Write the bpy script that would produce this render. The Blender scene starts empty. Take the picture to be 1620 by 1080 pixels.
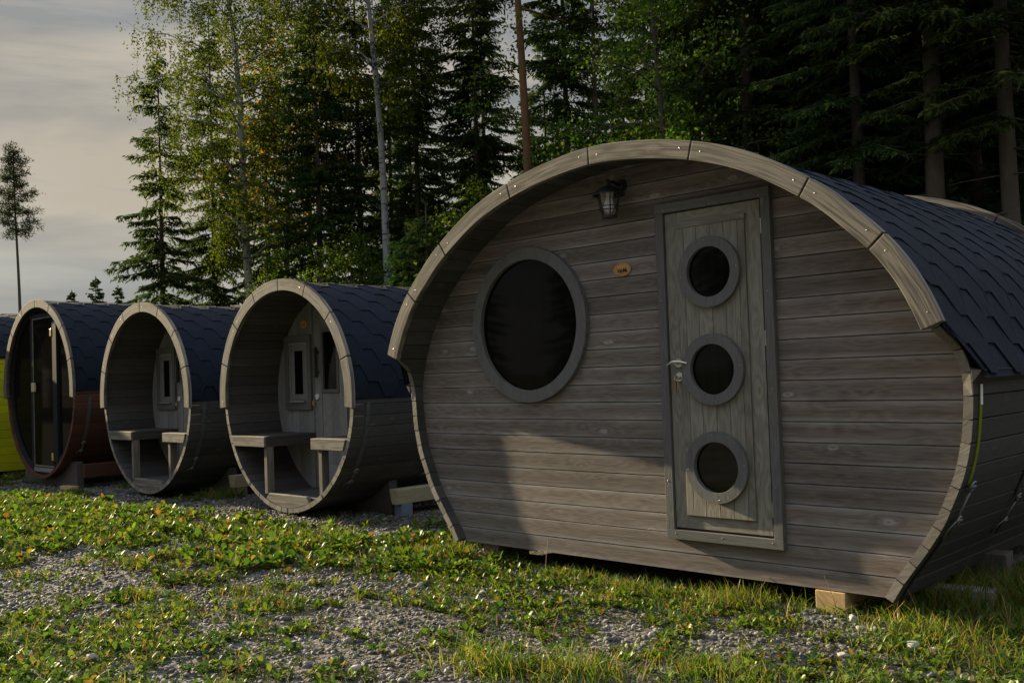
import bpy, math, random
import numpy as np
from mathutils import Vector, Matrix
PI = math.pi
sc = bpy.context.scene
COL = sc.collection
random.seed(7)
G = 1.22            # camera height above the ground
rad = math.radians

# ------------------------------------------------------------------ nodes
def new_mat(name):
    m = bpy.data.materials.new(name); m.use_nodes = True
    nt = m.node_tree; nt.nodes.clear()
    return m, nt

def N(nt, kind, **kw):
    n = nt.nodes.new(kind)
    for k, v in kw.items():
        if k.startswith('i_'):
            n.inputs[k[2:].replace('_', ' ')].default_value = v
        else:
            setattr(n, k, v)
    return n

def L(nt, a, b): nt.links.new(a, b)

def math_(nt, op, a, b=None, clamp=False):
    n = nt.nodes.new('ShaderNodeMath'); n.operation = op; n.use_clamp = clamp
    for i, x in enumerate((a, b)):
        if x is None: continue
        if isinstance(x, (int, float)): n.inputs[i].default_value = x
        else: nt.links.new(x, n.inputs[i])
    return n.outputs[0]

def mix(nt, fac, a, b, blend='MIX'):
    n = nt.nodes.new('ShaderNodeMix'); n.data_type = 'RGBA'; n.blend_type = blend
    for i, x in ((0, fac), (6, a), (7, b)):
        if isinstance(x, (int, float)): n.inputs[i].default_value = x
        elif isinstance(x, (tuple, list)): n.inputs[i].default_value = (*x[:3], 1)
        else: nt.links.new(x, n.inputs[i])
    return n.outputs[2]

def ramp(nt, fac, stops):
    n = nt.nodes.new('ShaderNodeValToRGB')
    e = n.color_ramp.elements
    while len(e) < len(stops): e.new(0.5)
    for el, (p, c) in zip(e, stops):
        el.position = p; el.color = (*c[:3], 1) if isinstance(c, (tuple, list)) else (c, c, c, 1)
    nt.links.new(fac, n.inputs[0])
    return n.outputs[0]

def principled(nt, col, rough=0.7, spec=0.3, metal=0.0, bump=None, bstr=0.3, bdist=0.01):
    b = nt.nodes.new('ShaderNodeBsdfPrincipled')
    if isinstance(col, (tuple, list)): b.inputs['Base Color'].default_value = (*col[:3], 1)
    else: nt.links.new(col, b.inputs['Base Color'])
    if isinstance(rough, (int, float)): b.inputs['Roughness'].default_value = rough
    else: nt.links.new(rough, b.inputs['Roughness'])
    b.inputs['Specular IOR Level'].default_value = spec
    b.inputs['Metallic'].default_value = metal
    if bump is not None:
        bn = nt.nodes.new('ShaderNodeBump'); bn.inputs['Strength'].default_value = bstr
        bn.inputs['Distance'].default_value = bdist
        nt.links.new(bump, bn.inputs['Height']); nt.links.new(bn.outputs[0], b.inputs['Normal'])
    o = nt.nodes.new('ShaderNodeOutputMaterial'); nt.links.new(b.outputs[0], o.inputs[0])
    return b

def gcvec(nt, sx, sy, sz=1.0):
    a = N(nt, 'ShaderNodeAttribute', attribute_name='gc')
    m = nt.nodes.new('ShaderNodeMapping'); m.inputs['Scale'].default_value = (sx, sy, sz)
    L(nt, a.outputs['Vector'], m.inputs['Vector'])
    return m.outputs[0]

def noise(nt, vec, scale=1.0, detail=4, rough=0.55, dist=0.0):
    n = nt.nodes.new('ShaderNodeTexNoise')
    n.inputs['Scale'].default_value = scale; n.inputs['Detail'].default_value = detail
    n.inputs['Roughness'].default_value = rough; n.inputs['Distortion'].default_value = dist
    if vec is not None: nt.links.new(vec, n.inputs['Vector'])
    return n.outputs['Fac']

def wood(name, dark, light, tint, knot=(0.3, 0.29, 0.27), knot_dens=1.0, island=0.25, rough=0.75, weather=0.5, ring=0.35, spec=0.25, rf=26.0, bl=1.1, edge=False, kr=22.0):
    """stained softwood: grain runs along gc.x, knots, per-board tone"""
    m, nt = new_mat(name)
    fine = noise(nt, gcvec(nt, 3.0, 110.0, 40.0 if not edge else 0.0), 1.0, 5, 0.65, 0.2)
    broad = noise(nt, gcvec(nt, bl, 16.0, 6.0 if not edge else 0.0), 1.0, 4, 0.6, 0.8)
    # growth rings bending round knots
    kv = N(nt, 'ShaderNodeTexVoronoi'); kv.inputs['Scale'].default_value = 1.0; kv.inputs['Randomness'].default_value = 1.0
    kj = N(nt, 'ShaderNodeVectorMath', operation='MULTIPLY_ADD'); kn = N(nt, 'ShaderNodeTexNoise'); kn.inputs['Scale'].default_value = 1.0; kn.inputs['Detail'].default_value = 3
    L(nt, gcvec(nt, 14.0, 40.0, 0.0), kn.inputs['Vector']); L(nt, kn.outputs['Color'], kj.inputs[0]); kj.inputs[1].default_value = (0.22, 0.22, 0); L(nt, gcvec(nt, 4.2, 9.4, 0.0), kj.inputs[2]); L(nt, kj.outputs[0], kv.inputs['Vector'])
    kd = kv.outputs['Distance']
    rv = math_(nt, 'ADD', math_(nt, 'MULTIPLY', broad, rf), math_(nt, 'MULTIPLY', math_(nt, 'POWER', kd, 0.5), kr))
    rings = math_(nt, 'MULTIPLY_ADD', math_(nt, 'SINE', rv), 0.5)
    rings.node.inputs[2].default_value = 0.5
    g = math_(nt, 'ADD', math_(nt, 'MULTIPLY', fine, 1.0 - ring), math_(nt, 'MULTIPLY', rings, ring))
    g = math_(nt, 'MULTIPLY_ADD', math_(nt, 'SUBTRACT', g, 0.5), 1.6, True); g.node.inputs[2].default_value = 0.5
    col = mix(nt, g, dark, light)
    streak = ramp(nt, noise(nt, gcvec(nt, 1.3, 42.0, 9.0), 1.0, 5, 0.62, 0.3), [(0.38, 0), (0.66, 1)])
    col = mix(nt, math_(nt, 'MULTIPLY', streak, 0.55), col, tuple(c * 1.0 for c in tint))
    w = ramp(nt, noise(nt, gcvec(nt, 0.9, 5.0, 3.0), 1.0, 4, 0.6), [(0.35, 0), (0.7, 1)])
    col = mix(nt, math_(nt, 'MULTIPLY', w, weather), col, tint)
    if edge:                                                    # planed edges of each plank have worn paler
        ea = N(nt, 'ShaderNodeAttribute', attribute_name='gc'); es = N(nt, 'ShaderNodeSeparateXYZ'); L(nt, ea.outputs['Vector'], es.inputs[0])
        ed = math_(nt, 'POWER', math_(nt, 'MULTIPLY', math_(nt, 'ABSOLUTE', math_(nt, 'SUBTRACT', es.outputs[2], 0.5)), 2.0), 3.0)
        en = ramp(nt, noise(nt, gcvec(nt, 2.2, 7.0, 0.0), 1.0, 4, 0.6), [(0.35, 0.15), (0.7, 1)])
        col = mix(nt, math_(nt, 'MULTIPLY', math_(nt, 'MULTIPLY', ed, en), 0.85), col, knot)
        rb = ramp(nt, noise(nt, gcvec(nt, 0.8, 26.0, 0.0), 1.0, 4, 0.6), [(0.52, 0), (0.68, 1)])
        col = mix(nt, math_(nt, 'MULTIPLY', rb, 0.45), col, (0.088, 0.055, 0.043))
    # knots: a pale worn halo with a darker heart, only on some cells
    kcell = N(nt, 'ShaderNodeSeparateColor'); L(nt, kv.outputs['Color'], kcell.inputs[0])
    on = math_(nt, 'LESS_THAN', kcell.outputs[0], 0.36 * knot_dens)
    halo = ramp(nt, math_(nt, 'ADD', kd, math_(nt, 'MULTIPLY', math_(nt, 'SUBTRACT', fine, 0.5), 0.22)), [(0.05, 1), (0.17, 0)])
    col = mix(nt, math_(nt, 'MULTIPLY', math_(nt, 'MULTIPLY', halo, on), 0.8), col, knot)
    heart = ramp(nt, kd, [(0.035, 1), (0.085, 0)])
    col = mix(nt, math_(nt, 'MULTIPLY', math_(nt, 'MULTIPLY', heart, on), 0.55), col, tuple(c * 0.6 for c in dark))
    gi = N(nt, 'ShaderNodeNewGeometry')
    v = math_(nt, 'MULTIPLY_ADD', gi.outputs['Random Per Island'], 2 * island); v.node.inputs[2].default_value = 1.0 - island
    hs = N(nt, 'ShaderNodeHueSaturation'); L(nt, v, hs.inputs['Value']); L(nt, col, hs.inputs['Color'])
    rr = math_(nt, 'MULTIPLY_ADD', fine, 0.2); rr.node.inputs[2].default_value = rough - 0.1
    principled(nt, hs.outputs[0], rr, spec, 0, math_(nt, 'ADD', fine, math_(nt, 'MULTIPLY', rings, 0.3)), 0.35, 0.002)
    return m

def plain(name, col, rough=0.5, spec=0.4, metal=0.0, var=0.12, scale=30):
    m, nt = new_mat(name)
    tc = N(nt, 'ShaderNodeTexCoord')
    n = noise(nt, tc.outputs['Object'], scale, 4)
    c = mix(nt, n, tuple(c * (1 - var) for c in col), tuple(min(1, c * (1 + var)) for c in col))
    principled(nt, c, rough, spec, metal, n, 0.1, 0.002)
    return m

M = {}
M['wall'] = wood('stained_plank_wood', (0.040, 0.028, 0.023), (0.228, 0.186, 0.160), (0.176, 0.158, 0.152), knot=(0.38, 0.37, 0.37), island=0.25, weather=0.30, ring=0.22, rf=40.0, bl=0.6, edge=True)
M['shell'] = wood('dark_stave_wood', (0.040, 0.036, 0.034), (0.088, 0.082, 0.078), (0.082, 0.083, 0.085), knot=(0.14, 0.14, 0.14), island=0.22, weather=0.4, ring=0.2)
M['stave_shaded'] = wood('shaded_brown_stave_wood', (0.026, 0.024, 0.023), (0.060, 0.057, 0.056), (0.056, 0.057, 0.060), knot=(0.1, 0.1, 0.1), island=0.16, weather=0.4, ring=0.2)  # same wood as the stave ends, its colour darkened for the outer side's shade
M['stave_end'] = wood('sawn_stave_ends', (0.12, 0.10, 0.08), (0.29, 0.255, 0.21), (0.235, 0.225, 0.21), knot_dens=0.0, island=0.25, weather=0.5, ring=0.3)
M['trim'] = wood('weathered_trim_wood', (0.058, 0.048, 0.037), (0.255, 0.224, 0.182), (0.188, 0.182, 0.171), knot=(0.16, 0.14, 0.115), knot_dens=1.0, island=0.14, weather=0.30, ring=0.6, rf=40.0, bl=0.26, kr=7.0)
M['trim_old_shaded'] = wood('grey_aged_shaded_trim_wood', (0.05, 0.04, 0.032), (0.15, 0.122, 0.098), (0.115, 0.108, 0.10), knot=(0.1, 0.09, 0.08), knot_dens=0.5, island=0.14, weather=0.5, ring=0.4)  # weathered trim, with the shade on the glazed barrel's front darkened into the colour
M['door'] = wood('door_wood', (0.10, 0.094, 0.078), (0.285, 0.265, 0.222), (0.235, 0.225, 0.195), knot=(0.28, 0.25, 0.18), knot_dens=0.4, island=0.16, weather=0.4, ring=0.3)
M['casing'] = wood('grey_casing_wood', (0.066, 0.065, 0.061), (0.148, 0.148, 0.143), (0.130, 0.134, 0.137), knot=(0.2, 0.25, 0.24), knot_dens=0.4, island=0.10, weather=0.55, ring=0.2)
M['endwall'] = wood('porch_wall_wood', (0.12, 0.114, 0.11), (0.265, 0.252, 0.24), (0.235, 0.24, 0.25), knot=(0.26, 0.25, 0.24), knot_dens=0.6, island=0.2, weather=0.45, ring=0.25)
M['pale'] = wood('planed_pale_timber', (0.36, 0.29, 0.16), (0.56, 0.47, 0.30), (0.50, 0.46, 0.33), knot=(0.25, 0.17, 0.08), knot_dens=0.4, island=0.1, weather=0.3, ring=0.25)
M['orange'] = wood('fresh_sawn_timber', (0.42, 0.25, 0.10), (0.66, 0.44, 0.22), (0.56, 0.42, 0.24), knot=(0.25, 0.15, 0.07), knot_dens=0.3, island=0.1, weather=0.3)
M['oldblock'] = wood('old_block_timber', (0.15, 0.10, 0.06), (0.30, 0.21, 0.13), (0.25, 0.19, 0.13), knot=(0.15, 0.1, 0.07), knot_dens=0.3)
M['whiteboard'] = wood('pale_sawn_board', (0.26, 0.24, 0.21), (0.42, 0.40, 0.37), (0.38, 0.37, 0.36), knot=(0.3, 0.25, 0.2), knot_dens=0.3)
M['red'] = wood('red_brown_stave_wood', (0.06, 0.022, 0.012), (0.125, 0.048, 0.028), (0.10, 0.048, 0.034), knot=(0.1, 0.04, 0.02), island=0.18, weather=0.4, ring=0.2)
M['darkboard'] = wood('dark_cradle_wood', (0.05, 0.042, 0.038), (0.10, 0.088, 0.08), (0.09, 0.086, 0.083), knot=(0.12, 0.11, 0.1), island=0.1)
M['yellow'] = wood('yellow_green_painted_wood', (0.40, 0.40, 0.004), (0.48, 0.48, 0.006), (0.44, 0.44, 0.006), knot=(0.5, 0.5, 0.03), knot_dens=0.2, island=0.16, weather=0.3, ring=0.2)
M['plaque'] = wood('varnished_plaque_wood', (0.42, 0.20, 0.065), (0.62, 0.34, 0.13), (0.55, 0.29, 0.10), knot_dens=0.0, island=0.0, weather=0.2, rough=0.4, spec=0.5)
M['burnt'] = plain('burnt_lettering', (0.06, 0.025, 0.01), 0.8)
M['darkframe'] = plain('dark_painted_frame', (0.018, 0.020, 0.024), 0.7, 0.08)
M['black'] = plain('black_lamp_metal', (0.016, 0.016, 0.019), 0.45, 0.5)
M['chrome'] = plain('brushed_steel', (0.62, 0.60, 0.55), 0.28, 0.5, 1.0, 0.08)
M['galv'] = plain('galvanised_steel', (0.19, 0.20, 0.22), 0.45, 0.5, 0.8, 0.3, 60)
M['screw'] = plain('screw_steel', (0.36, 0.35, 0.33), 0.35, 0.5, 0.9)
M['key'] = plain('copper_key', (0.30, 0.15, 0.07), 0.4, 0.5, 0.6)
M['web'] = plain('yellow_green_webbing', (0.17, 0.21, 0.014), 0.85, 0.1, 0, 0.35, 90)
M['webdark'] = plain('black_webbing', (0.02, 0.02, 0.02), 0.9, 0.1)
M['band'] = plain('dull_grey_band', (0.10, 0.112, 0.118), 0.55, 0.3, 0.3, 0.4, 40)
M['label'] = plain('white_label', (0.72, 0.72, 0.74), 0.6)
M['bluefoot'] = plain('blue_grey_pad', (0.16, 0.21, 0.28), 0.6)
M['bulb'] = plain('white_bulb', (0.82, 0.84, 0.86), 0.3)
M['brass'] = plain('brass_hinge', (0.5, 0.4, 0.2), 0.35, 0.5, 0.9)
M['leatag'] = plain('orange_key_tag', (0.45, 0.20, 0.06), 0.6)

def glass_dark(name, col=(0.004, 0.004, 0.004), spec=0.35, smudge=0.0):
    m, nt = new_mat(name)
    tc = N(nt, 'ShaderNodeTexCoord')
    mp = N(nt, 'ShaderNodeMapping'); mp.inputs['Scale'].default_value = (26, 26, 3.5)
    L(nt, tc.outputs['Object'], mp.inputs['Vector'])
    n = noise(nt, mp.outputs[0], 1.0, 5, 0.6)
    c = mix(nt, math_(nt, 'MULTIPLY', ramp(nt, n, [(0.45, 0), (0.75, 1)]), smudge), col, (0.05, 0.05, 0.05))
    principled(nt, c, 0.04, spec)
    return m
M['pane'] = glass_dark('dark_window_glass', spec=0.09, smudge=0.06)
M['pane3'] = glass_dark('dark_port_glass', (0.004, 0.004, 0.004), spec=0.14, smudge=0.06)
M['pane4'] = glass_dark('dark_low_port_glass', (0.006, 0.005, 0.003), spec=0.3, smudge=0.06)
M['pane2'] = glass_dark('dark_door_glass', (0.008, 0.007, 0.006), 0.1)
M['pane2'].node_tree.nodes['Principled BSDF'].inputs['IOR'].default_value = 1.12
m, nt = new_mat('clear_lantern_glass')
t = N(nt, 'ShaderNodeBsdfTransparent'); t.inputs[0].default_value = (0.86, 0.87, 0.88, 1)
gl = N(nt, 'ShaderNodeBsdfGlossy'); gl.inputs['Roughness'].default_value = 0.08; gl.inputs[0].default_value = (0.9, 0.9, 0.9, 1)
ms = N(nt, 'ShaderNodeMixShader'); ms.inputs[0].default_value = 0.12
L(nt, t.outputs[0], ms.inputs[1]); L(nt, gl.outputs[0], ms.inputs[2])
o = N(nt, 'ShaderNodeOutputMaterial'); L(nt, ms.outputs[0], o.inputs[0]); M['clear'] = m

# bitumen shingles
m, nt = new_mat('bitumen_shingle')
tc = N(nt, 'ShaderNodeTexCoord')
gran = noise(nt, tc.outputs['Object'], 420, 2, 0.7)
blot = noise(nt, tc.outputs['Object'], 5, 4, 0.6)
gi = N(nt, 'ShaderNodeNewGeometry')
f = math_(nt, 'ADD', math_(nt, 'MULTIPLY', gran, 0.55), math_(nt, 'MULTIPLY', gi.outputs['Random Per Island'], 0.22))
f = math_(nt, 'ADD', f, math_(nt, 'MULTIPLY', blot, 0.25))
c = ramp(nt, f, [(0.3, (0.003, 0.007, 0.014)), (0.62, (0.0055, 0.0105, 0.0245)), (0.95, (0.030, 0.044, 0.078))])
principled(nt, c, 0.82, 0.25, 0, gran, 0.6, 0.004); M['shingle'] = m

def leafmat(name, cols, trans=0.4, hue=0.02, val=0.3, gloss=0.0):
    """leaves and needles: tone differs from leaf to leaf and a little from tree to tree"""
    m, nt = new_mat(name)
    gi = N(nt, 'ShaderNodeNewGeometry'); oi = N(nt, 'ShaderNodeObjectInfo')
    n = len(cols)
    c = ramp(nt, gi.outputs['Random Per Island'], [((i + 0.5) / n, cc) for i, cc in enumerate(cols)])
    hs = N(nt, 'ShaderNodeHueSaturation')
    v = math_(nt, 'MULTIPLY_ADD', oi.outputs['Random'], 2 * val); v.node.inputs[2].default_value = 1 - val
    h = math_(nt, 'MULTIPLY_ADD', oi.outputs['Random'], 2 * hue); h.node.inputs[2].default_value = 0.5 - hue
    L(nt, v, hs.inputs['Value']); L(nt, h, hs.inputs['Hue']); L(nt, c, hs.inputs['Color'])
    d = N(nt, 'ShaderNodeBsdfDiffuse'); L(nt, hs.outputs[0], d.inputs[0])
    tr = N(nt, 'ShaderNodeBsdfTranslucent')
    tcol = mix(nt, 1.0, hs.outputs[0], (1.0, 1.0, 0.55), 'MULTIPLY'); L(nt, tcol, tr.inputs[0])
    ms = N(nt, 'ShaderNodeMixShader'); ms.inputs[0].default_value = trans
    L(nt, d.outputs[0], ms.inputs[1]); L(nt, tr.outputs[0], ms.inputs[2])
    out = ms.outputs[0]
    if gloss:
        g = N(nt, 'ShaderNodeBsdfGlossy'); g.inputs['Roughness'].default_value = 0.35; g.inputs[0].default_value = (1, 1, 1, 1)
        m2 = N(nt, 'ShaderNodeMixShader'); m2.inputs[0].default_value = gloss
        L(nt, out, m2.inputs[1]); L(nt, g.outputs[0], m2.inputs[2]); out = m2.outputs[0]
    o = N(nt, 'ShaderNodeOutputMaterial'); L(nt, out, o.inputs[0])
    return m
M['spruce'] = leafmat('spruce_needles', [(0.018, 0.034, 0.014), (0.030, 0.052, 0.020), (0.044, 0.072, 0.024), (0.060, 0.088, 0.028)], 0.4)
M['spruce_lit'] = leafmat('young_spruce_needles', [(0.030, 0.056, 0.018), (0.048, 0.085, 0.024), (0.068, 0.115, 0.030)], 0.42)
M['birch'] = leafmat('birch_leaves', [(0.035, 0.062, 0.012), (0.055, 0.09, 0.015), (0.08, 0.115, 0.018), (0.12, 0.14, 0.02)], 0.5)
M['green'] = leafmat('green_leaves', [(0.035, 0.075, 0.012), (0.055, 0.11, 0.016), (0.08, 0.14, 0.02), (0.12, 0.155, 0.022)], 0.5)
M['autumn'] = leafmat('autumn_leaves', [(0.045, 0.075, 0.012), (0.06, 0.09, 0.012), (0.09, 0.11, 0.014), (0.07, 0.10, 0.013), (0.06, 0.095, 0.013), (0.08, 0.105, 0.014), (0.13, 0.125, 0.016), (0.34, 0.15, 0.02)], 0.5)
M['pine'] = leafmat('pine_needles', [(0.018, 0.026, 0.014), (0.03, 0.04, 0.018), (0.045, 0.055, 0.025)], 0.25)

def barkmat(name, c1, c2, sx=6, sz=2.0, marks=None):
    m, nt = new_mat(name)
    tc = N(nt, 'ShaderNodeTexCoord')
    mp = N(nt, 'ShaderNodeMapping'); mp.inputs['Scale'].default_value = (sx, sx, sz); L(nt, tc.outputs['Object'], mp.inputs['Vector'])
    n = noise(nt, mp.outputs[0], 2.0, 6, 0.65, 0.4)
    c = mix(nt, n, c1, c2)
    if marks:
        mp2 = N(nt, 'ShaderNodeMapping'); mp2.inputs['Scale'].default_value = (3, 3, 9); L(nt, tc.outputs['Object'], mp2.inputs['Vector'])
        k = ramp(nt, noise(nt, mp2.outputs[0], 1.3, 4, 0.6), [(0.54, 0), (0.64, 1)])
        c = mix(nt, k, c, marks)
    principled(nt, c, 0.9, 0.1, 0, n, 0.6, 0.02)
    return m
M['bark'] = barkmat('spruce_bark', (0.048, 0.041, 0.036), (0.125, 0.105, 0.09))
M['pinebark'] = barkmat('pine_bark', (0.08, 0.045, 0.025), (0.24, 0.14, 0.075))
M['birchbark'] = barkmat('birch_bark', (0.17, 0.178, 0.19), (0.36, 0.37, 0.38), 4, 1.2, (0.05, 0.045, 0.04))

# ------------------------------------------------------------------ mesh helper
class MB:
    def __init__(s): s.v = []; s.f = []; s.g = []; s.m = []; s.k = 0
    def add(s, verts, faces, gc, mi=0):
        b = len(s.v); off = s.k * 3.17; s.k += 1
        s.v += [tuple(p) for p in verts]; s.g += [(g[0] + off, g[1] + off * 0.37, g[2]) for g in gc]
        s.f += [tuple(b + i for i in f) for f in faces]; s.m += [mi] * len(faces)
    def box(s, lo, hi, grain='x', mi=0, rot=0.0, piv=None):
        x0, y0, z0 = lo; x1, y1, z1 = hi
        vs = [(x, y, z) for z in (z0, z1) for y in (y0, y1) for x in (x0, x1)]
        g = {'x': lambda p: (p[0], p[2] + p[1] * 0.7, p[1]), 'y': lambda p: (p[1], p[2] + p[0] * 0.7, p[0]), 'z': lambda p: (p[2], p[0] + p[1] * 0.7, p[1])}[grain]
        gc = [g(p) for p in vs]
        if rot:
            px, py = piv if piv else ((x0 + x1) / 2, (y0 + y1) / 2); c, sn = math.cos(rot), math.sin(rot)
            vs = [(px + (x - px) * c - (y - py) * sn, py + (x - px) * sn + (y - py) * c, z) for x, y, z in vs]
        s.add(vs, [(0, 2, 3, 1), (4, 5, 7, 6), (0, 1, 5, 4), (2, 6, 7, 3), (0, 4, 6, 2), (1, 3, 7, 5)], gc, mi)
    def prism(s, poly, y0, y1, mi=0, gc=None):
        """polygon in x,z (seen from -y, counter-clockwise) extruded along y"""
        n = len(poly)
        y0s = y0 if isinstance(y0, (list, tuple)) else [y0] * n
        vs = [(p[0], y0s[i], p[1]) for i, p in enumerate(poly)] + [(p[0], y1, p[1]) for p in poly]
        fs = [tuple(range(n)), tuple(range(2 * n - 1, n - 1, -1))]
        fs += [(j, i, n + i, n + j) for i, j in ((i, (i + 1) % n) for i in range(n))]
        if gc is None: gg = [(p[0], p[2], p[1]) for p in vs]
        else: gg = [(*gc[i % n][:2], v[1]) for i, v in enumerate(vs)]
        s.add(vs, fs, gg, mi)
    def ring(s, cx, cz, ro, ri, y0, y1, n=72, mi=0):
        vs = []; fs = []
        for i in range(n):
            a = 2 * PI * i / n; c, q = math.cos(a), math.sin(a)
            vs += [(cx + ro * c, y0, cz + ro * q), (cx + ri * c, y0, cz + ri * q), (cx + ri * c, y1, cz + ri * q), (cx + ro * c, y1, cz + ro * q)]
        for i in range(n):
            a = 4 * i; b = 4 * ((i + 1) % n)
            for k in range(4): fs.append((a + k, a + (k + 1) % 4, b + (k + 1) % 4, b + k))
        s.add(vs, fs, [(v[2], v[0], v[1]) for v in vs], mi)
    def disc(s, cx, cz, r, y0, y1, n=48, mi=0, rz=None):
        rz = rz or r
        s.prism([(cx + r * math.cos(2 * PI * i / n), cz + rz * math.sin(2 * PI * i / n)) for i in range(n)], y0, y1, mi)
    def tube(s, pts, radii, n=8, mi=0, cap=True):
        pts = [Vector(p) for p in pts]
        if isinstance(radii, (int, float)): radii = [radii] * len(pts)
        vs = []; fs = []; gs = []; t = 0.0
        up = Vector((0.3, 0.2, 1)).normalized()
        for i, p in enumerate(pts):
            d = (pts[min(i + 1, len(pts) - 1)] - pts[max(i - 1, 0)]).normalized()
            a = d.cross(up)
            if a.length < 1e-3: a = d.cross(Vector((1, 0, 0)))
            a.normalize(); b = d.cross(a)
            if i: t += (p - pts[i - 1]).length
            for k in range(n):
                w = 2 * PI * k / n
                vs.append(p + (a * math.cos(w) + b * math.sin(w)) * radii[i]); gs.append((t, k / n, 0))
        for i in range(len(pts) - 1):
            for k in range(n):
                q = (k + 1) % n
                fs.append((i * n + k, i * n + q, (i + 1) * n + q, (i + 1) * n + k))
        if cap:
            fs.append(tuple(range(n - 1, -1, -1))); fs.append(tuple((len(pts) - 1) * n + k for k in range(n)))
        s.add(vs, fs, gs, mi)
    def build(s, name, mats, parent=None, bevel=0.0, smooth=False, loc=None):
        me = bpy.data.meshes.new(name)
        me.from_pydata(s.v, [], s.f)
        at = me.attributes.new('gc', 'FLOAT_VECTOR', 'POINT'); at.data.foreach_set('vector', np.array(s.g, 'f').ravel())
        if not isinstance(mats, (list, tuple)): mats = [mats]
        for m in mats: me.materials.append(m)
        me.polygons.foreach_set('material_index', s.m)
        if smooth: me.polygons.foreach_set('use_smooth', [True] * len(me.polygons))
        me.update()
        o = bpy.data.objects.new(name, me); COL.objects.link(o)
        if parent: o.parent = parent
        if loc: o.location = loc
        if bevel:
            b = o.modifiers.new('bevel', 'BEVEL'); b.width = bevel; b.segments = 2; b.limit_method = 'ANGLE'; b.angle_limit = rad(40)
            b.harden_normals = False
        return o

def tag(o, label=None, cat=None, group=None, kind=None):
    if label: o['label'] = label
    if cat: o['category'] = cat
    if group: o['group'] = group
    if kind: o['kind'] = kind
    return o

def thing(name, label, cat, loc, group=None, rz=0.0):
    o = bpy.data.objects.new(name, None); COL.objects.link(o)
    o.location = loc; o.rotation_euler = (0, 0, rz); o.empty_display_size = 0.3
    return tag(o, label, cat, group)

def np_mesh(name, V, F, mats, mi=None, parent=None, gc=None):
    """big meshes from numpy; F is (n,3) or (n,4)"""
    me = bpy.data.meshes.new(name)
    nv, nf, k = len(V), len(F), F.shape[1]
    me.vertices.add(nv); me.vertices.foreach_set('co', np.ascontiguousarray(V, 'f').ravel())
    me.loops.add(nf * k); me.loops.foreach_set('vertex_index', np.ascontiguousarray(F, 'i').ravel())
    me.polygons.add(nf); me.polygons.foreach_set('loop_start', np.arange(0, nf * k, k, dtype='i'))
    if not isinstance(mats, (list, tuple)): mats = [mats]
    for m in mats: me.materials.append(m)
    if mi is not None: me.polygons.foreach_set('material_index', np.ascontiguousarray(mi, 'i'))
    me.update(calc_edges=True)
    return me

def link(name, me, parent=None, loc=None):
    o = bpy.data.objects.new(name, me); COL.objects.link(o)
    if parent: o.parent = parent
    if loc: o.location = loc
    return o

def copy_tree(o, parent=None):
    c = o.copy(); COL.objects.link(c)
    if parent: c.parent = parent
    for ch in list(o.children): copy_tree(ch, c)
    return c

# ------------------------------------------------------------------ camera
F_PX, PITCH, ROLL, YAW = 1557.64, 0.0332, -0.0346, 0.7687
d = Vector((-math.sin(YAW) * math.cos(PITCH), math.cos(YAW) * math.cos(PITCH), math.sin(PITCH)))
r0 = Vector((math.cos(YAW), math.sin(YAW), 0)); u0 = r0.cross(d)
r = math.cos(ROLL) * r0 + math.sin(ROLL) * u0; u = -math.sin(ROLL) * r0 + math.cos(ROLL) * u0
cam = bpy.data.cameras.new('camera'); co = bpy.data.objects.new('camera', cam); COL.objects.link(co)
co.matrix_world = Matrix(((r.x, u.x, -d.x, 0), (r.y, u.y, -d.y, 0), (r.z, u.z, -d.z, G), (0, 0, 0, 1)))
cam.sensor_width = 36; cam.lens = 36 * F_PX / 1620; cam.clip_end = 2000; cam.clip_start = 0.05
sc.camera = co

def heading(px):
    """ground direction of a column of the photograph, used to set trees out on the land"""
    v = d + r * ((px - 810) / F_PX) + u * (140 / F_PX)
    v.z = 0; v.normalize(); return v

# ------------------------------------------------------------------ light
SUN_EL, SUN_G = rad(17.2), rad(5.0)
sd = Vector((-math.cos(SUN_EL) * math.cos(SUN_G), -math.cos(SUN_EL) * math.sin(SUN_G), math.sin(SUN_EL)))
sl = bpy.data.lights.new('sun', 'SUN'); so = bpy.data.objects.new('sun', sl); COL.objects.link(so)
sl.energy = 5.0; sl.angle = rad(0.8); sl.color = (1.0, 0.82, 0.52)
so.rotation_euler = sd.to_track_quat('Z', 'Y').to_euler(); so.location = (0, 0, 30)

w = bpy.data.worlds.new('World'); sc.world = w; w.use_nodes = True
nt = w.node_tree; nt.nodes.clear()
sky = N(nt, 'ShaderNodeTexSky'); sky.sky_type = 'NISHITA'; sky.sun_disc = False
sky.sun_elevation = SUN_EL; sky.sun_rotation = math.atan2(sd.x, sd.y)
sky.air_density = 1.0; sky.dust_density = 1.0; sky.ozone_density = 1.5
tc = N(nt, 'ShaderNodeTexCoord'); sep = N(nt, 'ShaderNodeSeparateXYZ'); L(nt, tc.outputs['Generated'], sep.inputs[0])
zz = math_(nt, 'ADD', math_(nt, 'MAXIMUM', sep.outputs[2], 0.0), 0.10)
cx = math_(nt, 'DIVIDE', sep.outputs[0], zz); cy = math_(nt, 'DIVIDE', sep.outputs[1], zz)
cb = N(nt, 'ShaderNodeCombineXYZ'); L(nt, cx, cb.inputs[0]); L(nt, cy, cb.inputs[1])
mp = N(nt, 'ShaderNodeMapping'); mp.inputs['Scale'].default_value = (0.55, 0.30, 1); mp.inputs['Rotation'].default_value = (0, 0, rad(20)); L(nt, cb.outputs[0], mp.inputs['Vector'])
n1 = noise(nt, mp.outputs[0], 1.0, 5, 0.5, 0.6)
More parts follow.
